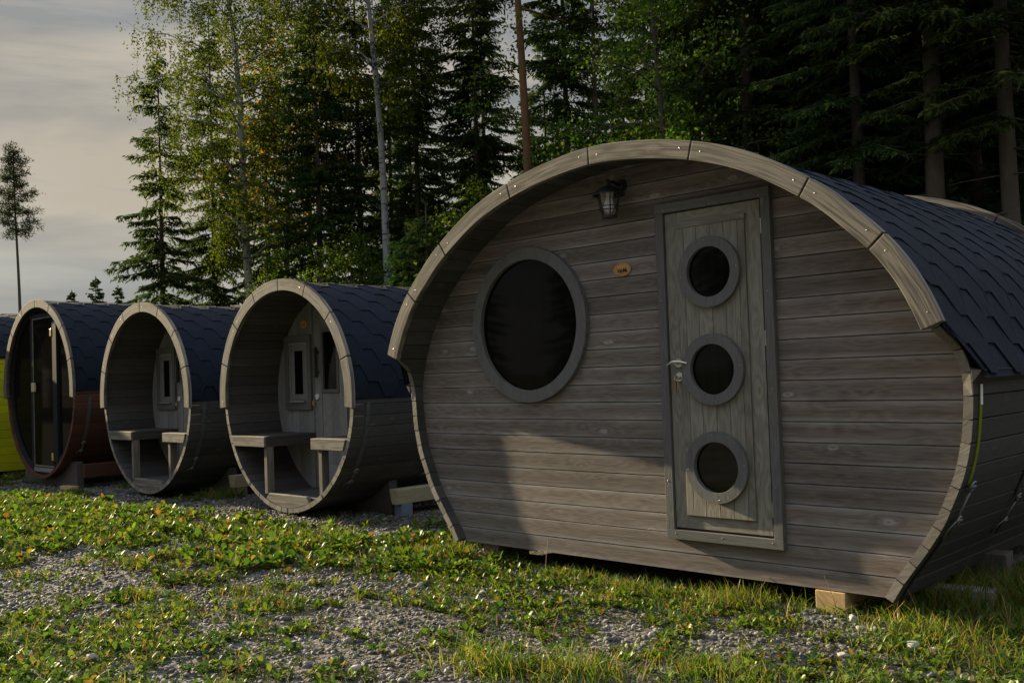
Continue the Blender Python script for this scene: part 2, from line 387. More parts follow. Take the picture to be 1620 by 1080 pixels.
mp2 = N(nt, 'ShaderNodeMapping'); mp2.inputs['Scale'].default_value = (2.2, 2.2, 15); mp2.inputs['Location'].default_value = (3.1, 1.7, 0); mp2.inputs['Rotation'].default_value = (rad(5), rad(4), 0); L(nt, tc.outputs['Generated'], mp2.inputs['Vector'])
n2 = noise(nt, mp2.outputs[0], 1.0, 5, 0.55, 0.4)
CS = 1.0   # brightness of the cloud sheet, in the units of the sky texture
grey = (1.55, 1.56, 1.50); cream = (2.8, 2.5, 2.02); blue = (2.3, 2.6, 3.1)
ccol = mix(nt, ramp(nt, n2, [(0.40, 0), (0.60, 1)]), grey, cream)
hor = ramp(nt, sep.outputs[2], [(0.02, 1), (0.13, 0)])
ccol = mix(nt, math_(nt, 'MULTIPLY', hor, 0.55), ccol, (1.45, 1.6, 1.8))
over = ramp(nt, sep.outputs[2], [(0.36, 0), (0.62, 1)])
ccol = mix(nt, over, ccol, (3.9, 4.4, 5.2))
cover = ramp(nt, n1, [(0.34, 1), (0.72, 0.86)])
cov = cover
skyb = mix(nt, 1.0, sky.outputs[0], (0.75, 0.75, 0.75), 'MULTIPLY')
tot = mix(nt, cov, skyb, ccol)
bg = N(nt, 'ShaderNodeBackground'); bg.inputs[1].default_value = 0.06; L(nt, tot, bg.inputs[0])
o = N(nt, 'ShaderNodeOutputWorld'); L(nt, bg.outputs[0], o.inputs[0])
sc.view_settings.view_transform = 'Standard'; sc.view_settings.look = 'None'; sc.view_settings.gamma = 1.0
sc.view_settings.exposure = 1.6
sc.cycles.use_denoising = True
sc.cycles.max_bounces = 6; sc.cycles.diffuse_bounces = 3; sc.cycles.transparent_max_bounces = 8

# ------------------------------------------------------------------ profiles
class Profile:
    """an outline in x,z running from the left end over the top to the right end"""
    def __init__(s, pts):
        P = np.array(pts, float)
        for _ in range(3):                                    # smooth subdivision (Catmull-Rom)
            Q = [P[0]]
            for i in range(len(P) - 1):
                a = P[max(i - 1, 0)]; b = P[i]; c = P[i + 1]; e = P[min(i + 2, len(P) - 1)]
                Q.append(0.5 * (b + c) + (b - a + c - e) / 16.0 ); Q.append(c)
            P = np.array(Q)
        s.P = P
        dd = np.linalg.norm(np.diff(P, axis=0), axis=1); s.s = np.concatenate([[0], np.cumsum(dd)]); s.len = s.s[-1]
        T = np.gradient(P, axis=0); T /= np.linalg.norm(T, axis=1)[:, None]
        s.Nn = np.stack([-T[:, 1], T[:, 0]], 1)               # outward (left of travel when going over the top)
    def at(s, t, off=0.0):
        x = np.interp(t, s.s, s.P[:, 0]); z = np.interp(t, s.s, s.P[:, 1])
        nx = np.interp(t, s.s, s.Nn[:, 0]); nz = np.interp(t, s.s, s.Nn[:, 1]); l = math.hypot(nx, nz)
        return x + nx / l * off, z + nz / l * off
    def find(s, f):
        """arc length at which f(x,z) changes sign first"""
        v = np.array([f(*p) for p in s.P]); i = np.where(np.sign(v[:-1]) != np.sign(v[1:]))[0]
        return [float(s.s[k] + (s.s[k + 1] - s.s[k]) * (-v[k]) / (v[k + 1] - v[k])) for k in i]

def circle_profile(R, zc, a0=-PI * 1.5, n=72):
    """full circle starting at the bottom, going clockwise: left, top, right, bottom"""
    return Profile([(R * math.cos(-PI / 2 - 2 * PI * i / n), zc + R * math.sin(-PI / 2 - 2 * PI * i / n)) for i in range(n + 1)])

def shell_mesh(pr, width, thick, y0f, y1, gap=0.002, inner_mi=0):
    mb = MB(); n = max(1, round(pr.len / width)); w = pr.len / n
    for i in range(n):
        a, b = i * w + gap, (i + 1) * w - gap; c = (a + b) / 2; ch = 0.004
        outer = [(a, -ch), (a + ch, 0), (c, 0), (b - ch, 0), (b, -ch)]
        inner = [(b, -thick), (c, -thick), (a, -thick)]
        pts = outer + inner
        poly = [pr.at(t, o_) for t, o_ in pts]
        ys = [y0f(*pr.at(t, 0)) for t, _ in pts]
        k = len(poly)
        j = random.uniform(-0.002, 0.002)
        vs = [(p[0], ys[q] + j, p[1]) for q, p in enumerate(poly)] + [(p[0], y1, p[1]) for p in poly]
        gc = [(v[1], pts[q % k][0] + pts[q % k][1], pts[q % k][1]) for q, v in enumerate(vs)]
        fs = [tuple(range(k - 1, -1, -1)), tuple(range(k, 2 * k))] + [(p, (p + 1) % k, k + (p + 1) % k, k + p) for p in range(k)]
        mb.add(vs, fs, gc); m0 = len(mb.m) - len(fs); mb.m[m0] = mb.m[m0 + 1] = 1
        for q_ in range(len(outer) - 1, k): mb.m[m0 + 2 + q_] = inner_mi
    return mb

def trim_boards(pr, cuts, off_out, wid, y0, y1, parent, mat, gap=0.0055, screws=True, name='trim_board'):
    for i in range(len(cuts) - 1):
        a, b = cuts[i] + gap, cuts[i + 1] - gap; n = 14; mb = MB()
        T = [a + (b - a) * k / n for k in range(n + 1)]
        # a straight saw cut follows the outer curve; board width varies a touch as in hand-sawn segments
        outer = [pr.at(t, off_out) for t in T]; inner = [pr.at(t, off_out - wid) for t in T]
        pts = outer + inner[::-1]
        gc = [(t, off_out) for t in T] + [(t, off_out - wid) for t in T[::-1]]
        # face -y: order so that normals look outwards
        mb.prism([p for p in pts[::-1]], y0, y1, 0, gc[::-1])
        if screws:
            for t, q in ((a + 0.06, 0.5), (b - 0.06, 0.42)):
                x, z = pr.at(t, off_out - wid * q); mb.disc(x, z, 0.0042, y0 - 0.0012, y0 + 0.004, 10, 1)
        mb.build(name, [mat, M['screw']], parent, 0.012)

def shingle_mesh(pr, s0, s1, y0f, y1, e=0.14, P=0.333, lift=0.0075, flare=0.0):
    """courses of hexagonal tabs laid up both sides of an arched roof, every tab its own island"""
    mb = MB(); mid = (s0 + s1) / 2
    half = mid - s0; rows = int(math.ceil(half / e)) + 1
    lo, sl = 0.096, 0.0705                     # flat of the tab, run of the slant
    for side in (-1, 1):
        # starter strip under the first course
        vs = []; gs = []; fs = []; n = 6; ys = [-0.5 + 0.05 * q for q in range(int((y1 + 0.5) / 0.05) + 1)] + [y1]
        for yy in ys:
            for v in (-0.012, -0.012, 0.06, 0.14, 0.22, 0.30):
                j = len(vs) % n; t = mid + side * (half - v)
                x, z = pr.at(min(max(t, 0), pr.len), (0.001 if j == 0 else 0.0045) + flare * max(0.0, 1 - max(v, 0) / 0.22) ** 2)
                vs.append((x, min(max(yy, y0f(*pr.at(min(max(t, 0), pr.len), 0))), y1), z)); gs.append((yy, v, 0))
        for i in range(len(ys) - 1):
            for j in range(n - 1):
                f = (i * n + j, (i + 1) * n + j, (i + 1) * n + j + 1, i * n + j + 1); fs.append(f if side > 0 else f[::-1])
        mb.add(vs, fs, gs)
        for k in range(rows):
            ph = (P / 2) * (k % 2) + 0.04
            yb = y1; ya = -0.5
            q = int(math.floor((ya - ph) / P)) - 1
            while ph + q * P < yb:
                c = ph + q * P; q += 1
                jl = random.uniform(-0.006, 0.006); lf = lift * random.uniform(0.75, 1.3)
                us = [(-P / 2 + 0.0015, e), (-P / 2 + lo / 2, e), (-lo / 2, 0), (lo / 2, 0), (P / 2 - lo / 2, e), (P / 2 - 0.0015, e)]
                top = e * 2 + 0.03
                grid = []
                for du, low in us:
                    yy = c + du
                    col = []
                    for f in (0.0, 0.0, 0.35, 0.7, 1.0):
                        v = k * e + low + jl * (low < e * 0.5) + (top - low) * f
                        v = min(v, half + 0.02)
                        col.append((yy, v, lf * (1 - f) + 0.002))
                    col[0] = (col[0][0], col[0][1], -0.002)
                    grid.append(col)
                vs = []; gs = []
                for col in grid:
                    for yy, v, of in col:
                        fl = flare * max(0.0, 1 - v / 0.22) ** 2
                        t = mid + side * (half - v)
                        x, z = pr.at(min(max(t, 0), pr.len), of + fl + 0.004)
                        yy2 = min(max(yy, y0f(*pr.at(t, 0))), y1)
                        vs.append((x, yy2, z)); gs.append((yy, v, 0))
                n = 5; fs = []
                for i in range(len(grid) - 1):
                    for j in range(n - 1):
                        f = (i * n + j, (i + 1) * n + j, (i + 1) * n + j + 1, i * n + j + 1)
                        fs.append(f if side > 0 else f[::-1])
                ylist = [p[1] for p in vs]
                if max(ylist) - min(ylist) > 0.01 and k * e < half: mb.add(vs, fs, gs)
    return mb

def strap_obj(pr, s0, s1, y, wdt, mat, parent, off=0.006, label=None, name='strap', ends=None):
    mb = MB(); n = max(6, int((s1 - s0) / 0.06)); vs = []; fs = []; gs = []
    for i in range(n + 1):
        t = s0 + (s1 - s0) * i / n
        a = pr.at(t, off); b = pr.at(t, off - 0.004)
        vs += [(a[0], y, a[1]), (a[0], y + wdt, a[1]), (b[0], y + wdt, b[1]), (b[0], y, b[1])]; gs += [(t, 0, 0), (t, wdt, 0)] * 2
    for i in range(n):
        for k in range(4):
            q = (k + 1) % 4; fs.append((4 * i + k, 4 * i + q, 4 * i + 4 + q, 4 * i + 4 + k))
    mb.add(vs, fs, gs)
    return mb.build(name, mat, parent)

def turnbuckle(pr, s, y, parent, length=0.17, scale=1.0):
    """ring, threaded rod and hook that tension the strap"""
    mb = MB(); o_ = 0.022
    P = lambda t, off: Vector((pr.at(t, off)[0], y, pr.at(t, off)[1]))
    a = P(s, o_); b = P(s + length, o_)
    mb.tube([a, b], 0.005 * scale, 8)
    t = (b - a).normalized(); nrm = Vector((0, 1, 0))
    for cpt, rr in ((a, 0.020), (P(s + length * 0.62, o_), 0.016)):
        ring = [cpt + (t * math.cos(k * PI / 7) + nrm * math.sin(k * PI / 7)) * rr * scale for k in range(15)]
        mb.tube(ring, 0.006 * scale, 6)
        mb.tube([cpt - nrm * 0.02 * scale, cpt + nrm * 0.02 * scale], 0.009 * scale, 8)
    # hook
    c = P(s + length * 0.62, o_); h = []
    for k in range(9):
        q = k / 8
        h.append(c + nrm * (-0.018 - 0.02 * math.sin(q * PI)) * scale + t * (q * length * 0.42) + (P(s + length, 0.0) - P(s + length, o_)) * q)
    mb.tube(h, 0.004 * scale, 6)
    return mb.build('turnbuckle', M['galv'], parent, smooth=True)

# ================================================================== BIG OVAL CABIN
half = [(1.49, 0.105), (1.55, 0.204), (1.636, 0.32), (1.735, 0.47), (1.785, 0.58), (1.832, 0.69), (1.862, 0.80), (1.880, 0.91), (1.893, 1.08),
        (1.883, 1.22), (1.838, 1.362), (1.753, 1.556), (1.634, 1.734), (1.475, 1.895), (1.302, 2.04), (0.985, 2.229), (0.681, 2.341), (0.346, 2.412), (0.0, 2.443)]
outline = [(-x, z) for x, z in half] + [(x, z) for x, z in half[-2::-1]]
BP = Profile(outline)
ZT, ZB = 1.350, 1.070
def big_y0(x, z):
    if z >= ZT: return -0.26
    if z <= ZB: return -0.07
    t = (z - ZB) / (ZT - ZB)
    return -0.07 - 0.19 * (1 - math.sqrt(max(0.0, 1 - t * t)))
LB = 2.72
cabin = thing('oval_cabin', 'large oval brown wooden cabin with a three port door and one big round window', 'cabin', (-3.444, 4.556, 0))
shell_mesh(BP, 0.105, 0.042, big_y0, LB, inner_mi=2).build('side_wall', [M['stave_shaded'], M['stave_end'], M['shell']], cabin)
# facade planks
def hw(z, inset=0.03):
    zs = np.array([p[1] for p in half]); xs = np.array([p[0] for p in half])
    return float(np.interp(z, BP.P[len(BP.P) // 2:][::-1][:, 1], BP.P[len(BP.P) // 2:][::-1][:, 0])) - inset
def planks(y, depth, zs, mat, parent, name, off=0.0):
    mb = MB()
    for i in range(len(zs) - 1):
        z0, z1 = zs[i], zs[i + 1]
        if hw(z0) < 0.1: break
        hs = [z0, z0 + 0.0034, (z0 + z1) / 2, z1 - 0.0034, z1]; ys = [y + 0.016, y, y, y, y + 0.016]
        # split long courses into boards butted at random
        vs = []; gs = []; j = random.uniform(-0.0012, 0.0012)
        for zz_, yy in zip(hs, ys):
            h = max(hw(min(zz_, 2.44)), 0.02)
            for x in (-h, h):
                vs.append((x, yy + j, zz_)); gs.append((x, zz_, (zz_ - z0) / (z1 - z0)))
        n = len(vs); vs += [(x, y + depth, z) for x, _, z in vs]; gs += gs
        fs = [(2 * k, 2 * k + 1, 2 * k + 3, 2 * k + 2) for k in range(4)]
        fs += [(n + 2 * k, n + 2 * k + 2, n + 2 * k + 3, n + 2 * k + 1) for k in range(4)]
        fs += [(0, n, n + 1, 1), (n - 2, n - 1, 2 * n - 1, 2 * n - 2)]
        mb.add(vs, fs, gs)
    return mb.build(name, mat, parent)
zl = [0.106] + [0.2065 + 0.1037 * k for k in range(23)]
planks(0.0, 0.04, zl, M['wall'], cabin, 'front_wall')
planks(LB - 0.30, 0.04, zl, M['shell'], cabin, 'back_wall')
mb = MB(); mb.box((-1.44, 0.05, 0.10), (1.44, LB - 0.31, 0.16), 'y'); mb.build('floor', M['darkboard'], cabin)
sA, sB = [BP.find(lambda x, z: z - 1.367)[k] for k in (0, -1)]
def s_of_x(x0): return BP.find(lambda x, z: (x - x0) if z > 1.3 else (-9.0 if x < 0 else 9.0))[0]
cuts = [sA, s_of_x(-1.605), s_of_x(-1.28), s_of_x(-0.665), s_of_x(-0.03), s_of_x(0.645), s_of_x(1.27), s_of_x(1.605), sB]
trim_boards(BP, cuts, 0.030, 0.098, -0.302, -0.261, cabin, M['trim'])
cutb = [sA, s_of_x(-1.5), s_of_x(-0.9), s_of_x(-0.25), s_of_x(0.45), s_of_x(1.12), s_of_x(1.5), sB]
trim_boards(BP, cutb, 0.062, 0.105, LB + 0.001, LB + 0.042, cabin, M['trim'], name='trim_board')
eA, eB = [BP.find(lambda x, z: z - 1.145)[k] for k in (0, -1)]
shingle_mesh(BP, eA, eB, lambda x, z: big_y0(x, z) + 0.004, LB, flare=0.05).build('roof', M['shingle'], cabin)
# cant strips that push the last course out
for sgn in (-1, 1):
    mb = MB(); x0, z0 = BP.at(eB + 0.035, 0.002); x1, z1 = BP.at(eB - 0.035, 0.002); x2, z2 = BP.at(eB - 0.02, 0.05)
    poly = [(sgn * x0, z0), (sgn * x2, z2), (sgn * x1, z1)]
    if sgn < 0: poly = poly[::-1]
    mb.prism(poly, -0.085, LB - 0.02); mb.build('eave_strip', M['stave_shaded'], cabin, 0.002)
# straps
for y, first in ((0.0, True), (0.80, False), (1.75, False)):
    q = BP.find(lambda x, z: z - (1.10 if first else 1.12))[-1]; q2 = BP.find(lambda x, z: z - 0.66)[-1]
    if first:
        st = strap_obj(BP, q, q2, y, 0.028, M['web'], cabin)
        mb = MB(); x0, z0 = BP.at(q - 0.005, 0.008); x1, z1 = BP.at(q + 0.085, 0.008)
        mb.add([(x0, y - 0.001, z0), (x0, y + 0.029, z0), (x1, y + 0.029, z1), (x1, y - 0.001, z1)], [(0, 3, 2, 1)], [(0, 0, 0)] * 4); mb.build('strap_label', M['label'], st)
        tag(st, 'yellow green webbing strap')
        turnbuckle(BP, q2 + 0.0, y + 0.014, st, 0.27, 1.15)
        strap_obj(BP, q2 + 0.27, BP.len - 0.002, y, 0.028, M['webdark'], st, name='strap_tail')
    else:
        st = strap_obj(BP, q, BP.find(lambda x, z: z - 0.52)[-1], y, 0.028, M['webdark'], cabin)
        turnbuckle(BP, BP.find(lambda x, z: z - 0.52)[-1], y + 0.014, st, 0.22)
# big round window
mb = MB(); mb.ring(-0.799, 1.527, 0.489, 0.412, -0.036, -0.001, 96); rw = mb.build('round_window_frame', M['casing'], cabin, 0.003)
mb = MB(); mb.disc(-0.799, 1.527, 0.414, -0.006, -0.002, 96); mb.build('round_window_pane', M['pane'], cabin)
# door
X = lambda wx: wx + 3.444
Z = lambda wz: wz + G
fx0, fx1, fz0, fz1 = X(-3.228), X(-2.516), Z(-0.935), Z(0.915)
mb = MB()
mb.box((fx0, -0.036, fz0 + 0.052), (fx0 + 0.052, -0.002, fz1 - 0.052), 'z'); mb.box((fx1 - 0.052, -0.036, fz0 + 0.052), (fx1, -0.002, fz1 - 0.052), 'z')
mb.box((fx0, -0.0375, fz1 - 0.051), (fx1, -0.002, fz1), 'x'); mb.box((fx0, -0.0375, fz0), (fx1, -0.002, fz0 + 0.051), 'x')
for sx in (fx0 + 0.06, (fx0 + fx1) / 2, fx1 - 0.06):
    for sz in (fz0 + 0.03, fz1 - 0.038): mb.disc(sx, sz, 0.004, -0.039, -0.034, 8, 1)
for sz in (0.6, 1.1, 1.6): mb.disc(fx1 - 0.03, sz, 0.004, -0.038, -0.034, 8, 1); mb.disc(fx0 + 0.02, sz, 0.004, -0.038, -0.034, 8, 1)
mb.build('door_frame', [M['casing'], M['screw']], cabin, 0.003)
mb = MB(); mb.box((fx0 + 0.05, -0.004, fz0 + 0.05), (fx1 - 0.05, -0.0015, fz1 - 0.05), 'z'); mb.build('door_gap', M['black'], cabin)
lx0, lx1, lz0, lz1 = X(-3.176), X(-2.582), Z(-0.872), Z(0.858)
mb = MB()
mb.box((lx0 + 0.004, -0.020, lz0), (lx0 + 0.085, -0.006, lz1), 'z'); mb.box((lx1 - 0.092, -0.020, lz0), (lx1, -0.006, lz1), 'z')
mb.box((lx0 + 0.0853, -0.0195, lz1 - 0.12), (lx1 - 0.0923, -0.006, lz1), 'x'); mb.box((lx0 + 0.0853, -0.0195, lz0), (lx1 - 0.0923, -0.006, lz0 + 0.12), 'x')
mb.box((lx0 + 0.0853, -0.018, lz0 + 0.1203), (lx1 - 0.0923, -0.006, lz1 - 0.1203), 'z')
door = mb.build('door', M['door'], cabin, 0.0015)
mb = MB(); edges = [-3.090, -3.045, -2.963, -2.877, -2.793, -2.709, -2.666]
for a, b in zip(edges[:-1], edges[1:]): mb.box((X(a) + 0.001, -0.034, Z(-0.800)), (X(b) - 0.001, -0.0205, Z(0.766)), 'z')
mb.box((X(-3.094), -0.037, Z(0.7665)), (X(-2.663), -0.0205, Z(0.797)), 'x')
mb.build('door_panel', M['door'], door, 0.0022)
for wz in (0.510, -0.0107, -0.531):
    mb = MB(); mb.ring(X(-2.880), Z(wz), 0.1905, 0.135, -0.062, -0.022, 72)
    for a in range(4): mb.disc(X(-2.880) + 0.172 * math.cos(a * PI / 2 + 0.1), Z(wz) + 0.172 * math.sin(a * PI / 2 + 0.1), 0.0035, -0.0632, -0.058, 8, 1)
    mb.build('port_frame', [M['casing'], M['screw']], door, 0.0025)
    mb = MB(); mb.disc(X(-2.880), Z(wz), 0.137, -0.0365, -0.0355, 64); mb.build('port_pane', M['pane4' if wz < -0.5 else 'pane3'], door)
# lever handle, lock with keys, hinges
hx, hz = X(-3.110), Z(0.030)
mb = MB(); mb.disc(hx, hz, 0.024, -0.030, -0.0195, 28)
mb.tube([(hx, -0.028, hz), (hx, -0.062, hz)], 0.009, 12)
lev = [(hx - 0.052, -0.066, hz - 0.010), (hx - 0.025, -0.069, hz + 0.002), (hx, -0.070, hz + 0.007), (hx + 0.035, -0.068, hz + 0.006), (hx + 0.078, -0.064, hz - 0.004)]
mb.tube(lev, [0.005, 0.008, 0.009, 0.008, 0.005], 10); mb.build('handle', M['chrome'], door, smooth=False)
kx, kz = X(-3.108), Z(-0.048)
mb = MB(); mb.disc(kx, kz, 0.025, -0.031, -0.0195, 28); mb.disc(kx - 0.002, kz, 0.012, -0.044, -0.03, 20)
mb.build('lock', M['chrome'], door, 0.002)
mb = MB(); mb.box((kx - 0.004, -0.070, kz - 0.009), (kx, -0.044, kz + 0.009), 'z', 0)
ringp = [(kx - 0.002, -0.068 + 0.011 * math.cos(a * PI / 6), kz - 0.012 + 0.011 * math.sin(a * PI / 6)) for a in range(13)]
mb.tube(ringp, 0.0015, 6); mb.box((kx - 0.010, -0.072, kz - 0.066), (kx + 0.008, -0.069, kz - 0.022), 'z', 1); mb.box((kx - 0.004, -0.078, kz - 0.085), (kx + 0.008, -0.0755, kz - 0.024), 'z', 1)
mb.build('key', [M['chrome'], M['key']], door)
for wz in (0.72, 0.142, -0.735):
    mb = MB(); hxx = X(-2.572)
    for k in range(4): mb.tube([(hxx, -0.023, Z(wz) - 0.04 + k * 0.02), (hxx, -0.023, Z(wz) - 0.0215 + k * 0.02)], 0.0062, 10)
    mb.box((hxx - 0.008, -0.0205, Z(wz) - 0.04), (hxx + 0.008, -0.0165, Z(wz) + 0.038), 'z')
    mb.build('hinge', M['chrome'], door)

# wall lantern
lan = thing('wall_lantern', 'black wall lantern with clear panes and a white bulb on the large oval cabin', 'lamp', (-3.477, 4.556, G + 1.069))
mb = MB(); mb.disc(0, 0, 0.040, -0.012, 0.0, 28); mb.disc(0, 0, 0.028, -0.022, -0.011, 24); mb.build('wall_plate', M['black'], lan, 0.002)
mb = MB(); mb.tube([(0, -0.015, 0.0), (0, -0.05, 0.012), (0, -0.09, 0.014), (0, -0.125, 0.010)], 0.009, 10); mb.tube([(0, -0.125, -0.02), (0, -0.125, 0.026)], [0.014, 0.008], 10); mb.build('arm', M['black'], lan, smooth=True)
mb = MB(); n = 28; prof = [(0.012, -0.012), (0.035, -0.018), (0.066, -0.036), (0.092, -0.062), (0.095, -0.068), (0.088, -0.064), (0.05, -0.04)]
vs = [(rr * math.cos(2 * PI * k / n), -0.125 + rr * math.sin(2 * PI * k / n), z) for rr, z in prof for k in range(n)]
fs = [(i * n + k, i * n + (k + 1) % n, (i + 1) * n + (k + 1) % n, (i + 1) * n + k) for i in range(len(prof) - 1) for k in range(n)]
mb.add(vs, fs, [(0, 0, 0)] * len(vs)); mb.build('cap', M['black'], lan, smooth=True)
mb = MB()
for k in range(6):
    a = 2 * PI * k / 6 + 0.26
    mb.tube([(0.072 * math.cos(a), -0.125 + 0.072 * math.sin(a), -0.055), (0.043 * math.cos(a), -0.125 + 0.043 * math.sin(a), -0.188)], 0.0035, 6)
for zz_, rr in ((-0.132, 0.056), (-0.152, 0.052), (-0.188, 0.043), (-0.058, 0.072)):
    mb.tube([(rr * math.cos(2 * PI * k / 24), -0.125 + rr * math.sin(2 * PI * k / 24), zz_) for k in range(25)], 0.003, 6)
vs = [(0.045 * math.cos(2 * PI * k / 24), -0.125 + 0.045 * math.sin(2 * PI * k / 24), z) for z in (-0.197, -0.188) for k in range(24)]
mb.add(vs, [tuple(range(23, -1, -1)), tuple(range(24, 48))] + [(k, (k + 1) % 24, 24 + (k + 1) % 24, 24 + k) for k in range(24)], [(0, 0, 0)] * 48)
mb.build('cage', M['black'], lan)
mb = MB(); n = 24
vs = [(rr * math.cos(2 * PI * k / n), -0.125 + rr * math.sin(2 * PI * k / n), z) for rr, z in ((0.069, -0.058), (0.040, -0.187)) for k in range(n)]
mb.add(vs, [(k, (k + 1) % n, n + (k + 1) % n, n + k) for k in range(n)], [(0, 0, 0)] * len(vs)); mb.build('glass', M['clear'], lan, smooth=True)
mb = MB(); mb.tube([(0, -0.125, -0.045), (0, -0.125, -0.075)], 0.014, 14); mb.tube([(0, -0.125, -0.075), (0, -0.125, -0.085), (0, -0.125, -0.11), (0, -0.125, -0.135), (0, -0.125, -0.155), (0, -0.125, -0.172)], [0.015, 0.018, 0.026, 0.032, 0.026, 0.008], 18)
mb.build('bulb', M['bulb'], lan, smooth=True)

# oval name plaque with burnt lettering
pq = thing('name_plaque', 'small oval varnished wooden plaque with burnt lettering between window and door of the oval cabin', 'plaque', (-3.490, 4.5545, G + 0.582))
mb = MB(); mb.disc(0, 0, 0.0625, -0.011, 0.0, 56, 0, 0.0395); mb.build('plaque_board', M['plaque'], pq, 0.003)
mb = MB(); mb.tube([(0.056 * math.cos(2 * PI * k / 48), -0.0115, 0.033 * math.sin(2 * PI * k / 48)) for k in range(49)], 0.0007, 5)
mb.build('border_line', M['burnt'], pq)
cu = bpy.data.curves.new('lettering', 'FONT'); cu.body = 'ValuMa'; cu.size = 0.034; cu.align_x = 'CENTER'; cu.align_y = 'CENTER'; cu.shear = 0.18; cu.extrude = 0.0006; cu.space_character = 0.9
cu.offset = 0.0004
tmp = bpy.data.objects.new('tmp', cu); COL.objects.link(tmp)
dg = bpy.context.evaluated_depsgraph_get(); me = bpy.data.meshes.new_from_object(tmp.evaluated_get(dg)); bpy.data.objects.remove(tmp)
me.name = 'lettering'; me.materials.clear(); me.materials.append(M['burnt'])
lt = link('lettering', me, pq, (0.002, -0.0117, -0.005)); lt.rotation_euler = (PI / 2, 0, 0); lt.scale = (0.82, 1.15, 1)
mb = MB()
mb.tube([(-0.030, -0.0117, 0.021), (-0.040, -0.0117, 0.012), (-0.0435, -0.0117, -0.004), (-0.040, -0.0117, -0.016)], 0.0010, 6)
mb.tube([(-0.030, -0.0117, -0.0245), (0.0, -0.0117, -0.0225), (0.030, -0.0117, -0.0215)], 0.0008, 6)
mb.build('flourish', M['burnt'], pq)

# timber blocks under the cabin and boards lying beside it
def block(label, lo, hi, mat, grain='y', rz=0.0, name='timber_block', cat='timber block', group=None):
    mb = MB(); cx, cy = (lo[0] + hi[0]) / 2, (lo[1] + hi[1]) / 2
    mb.box((lo[0] - cx, lo[1] - cy, 0), (hi[0] - cx, hi[1] - cy, hi[2] - lo[2]), grain)
    o = mb.build(name, mat, None, 0.003, loc=(cx, cy, lo[2])); o.rotation_euler = (0, 0, rz)
    return tag(o, label, cat, group)
bg_ = 'timber blocks carrying the oval cabin'
block('pale fresh sawn timber block under the front right corner of the oval cabin', (-2.37, 4.548, -0.02), (-2.215, 4.95, 0.104), M['orange'], group=bg_)
block('brown weathered timber block under the front left corner of the oval cabin', (-4.78, 4.60, -0.02), (-4.64, 4.9, 0.104), M['oldblock'], group=bg_)
block('grey timber block under the far right edge of the oval cabin', (-1.97, 5.60, -0.02), (-1.82, 5.76, 0.165), M['trim_old_shaded'], 'z', 0.1, group=bg_)
block('pale board lying flat in the grass against the side of the oval cabin', (-2.15, 5.05, 0.0), (-1.72, 5.17, 0.075), M['whiteboard'], 'x', 0.16, 'loose_board', 'board')

# ================================================================== BARREL CABINS
def barrel(name, label, group, loc, R, zc, length, porch, matshell, trimmat):
    root = thing(name, label, 'cabin', loc, group)
    pr = circle_profile(R, zc)
    shell_mesh(pr, 0.098, 0.042, lambda x, z: 0.0, length).build('barrel_wall', [matshell, M['red'] if matshell is M['red'] else M['stave_end']], root)
    c = pr.len / 2; q = pr.len / (2 * PI)
    ang = rad(95.5) * q
    cuts = [c - ang + 2 * ang * k / 8 for k in range(9)]
    trim_boards(pr, cuts, 0.030, 0.105, -0.038, -0.001, root, trimmat)
    trim_boards(pr, cuts, 0.034, 0.105, length + 0.001, length + 0.038, root, trimmat)
    mb = MB(); Rb = R - 0.043; nb = 20; wb = 2 * Rb / nb
    for k in range(nb):
        xs = [min(max(-Rb + wb * (k + t_), -Rb + 1e-3), Rb - 1e-3) for t_ in (0.01, 0.34, 0.66, 0.99)]; hs = [math.sqrt(max(Rb * Rb - x_ * x_, 1e-6)) for x_ in xs]
        poly = [(x_, zc - h_) for x_, h_ in zip(xs, hs)] + [(x_, zc + h_) for x_, h_ in zip(xs, hs)][::-1]
        mb.prism(poly, length - 0.30, length - 0.26, 0, [(p[1], p[0]) for p in poly])
    mb.build('back_wall', matshell, root)
    ee = rad(91) * q
    shingle_mesh(pr, c - ee, c + ee, lambda x, z: 0.002, length).build('roof', M['shingle'], root)
    return root, pr, c, q

def straps(pr, c, q, root, ys, a0=93, a1=130, tail=True):
    for y in ys:
        st = strap_obj(pr, c + rad(a0) * q, c + rad(a1) * q, y, 0.042, M['band'], root)
        turnbuckle(pr, c + rad(a1) * q - 0.01, y + 0.02, st, 0.20, 1.25)

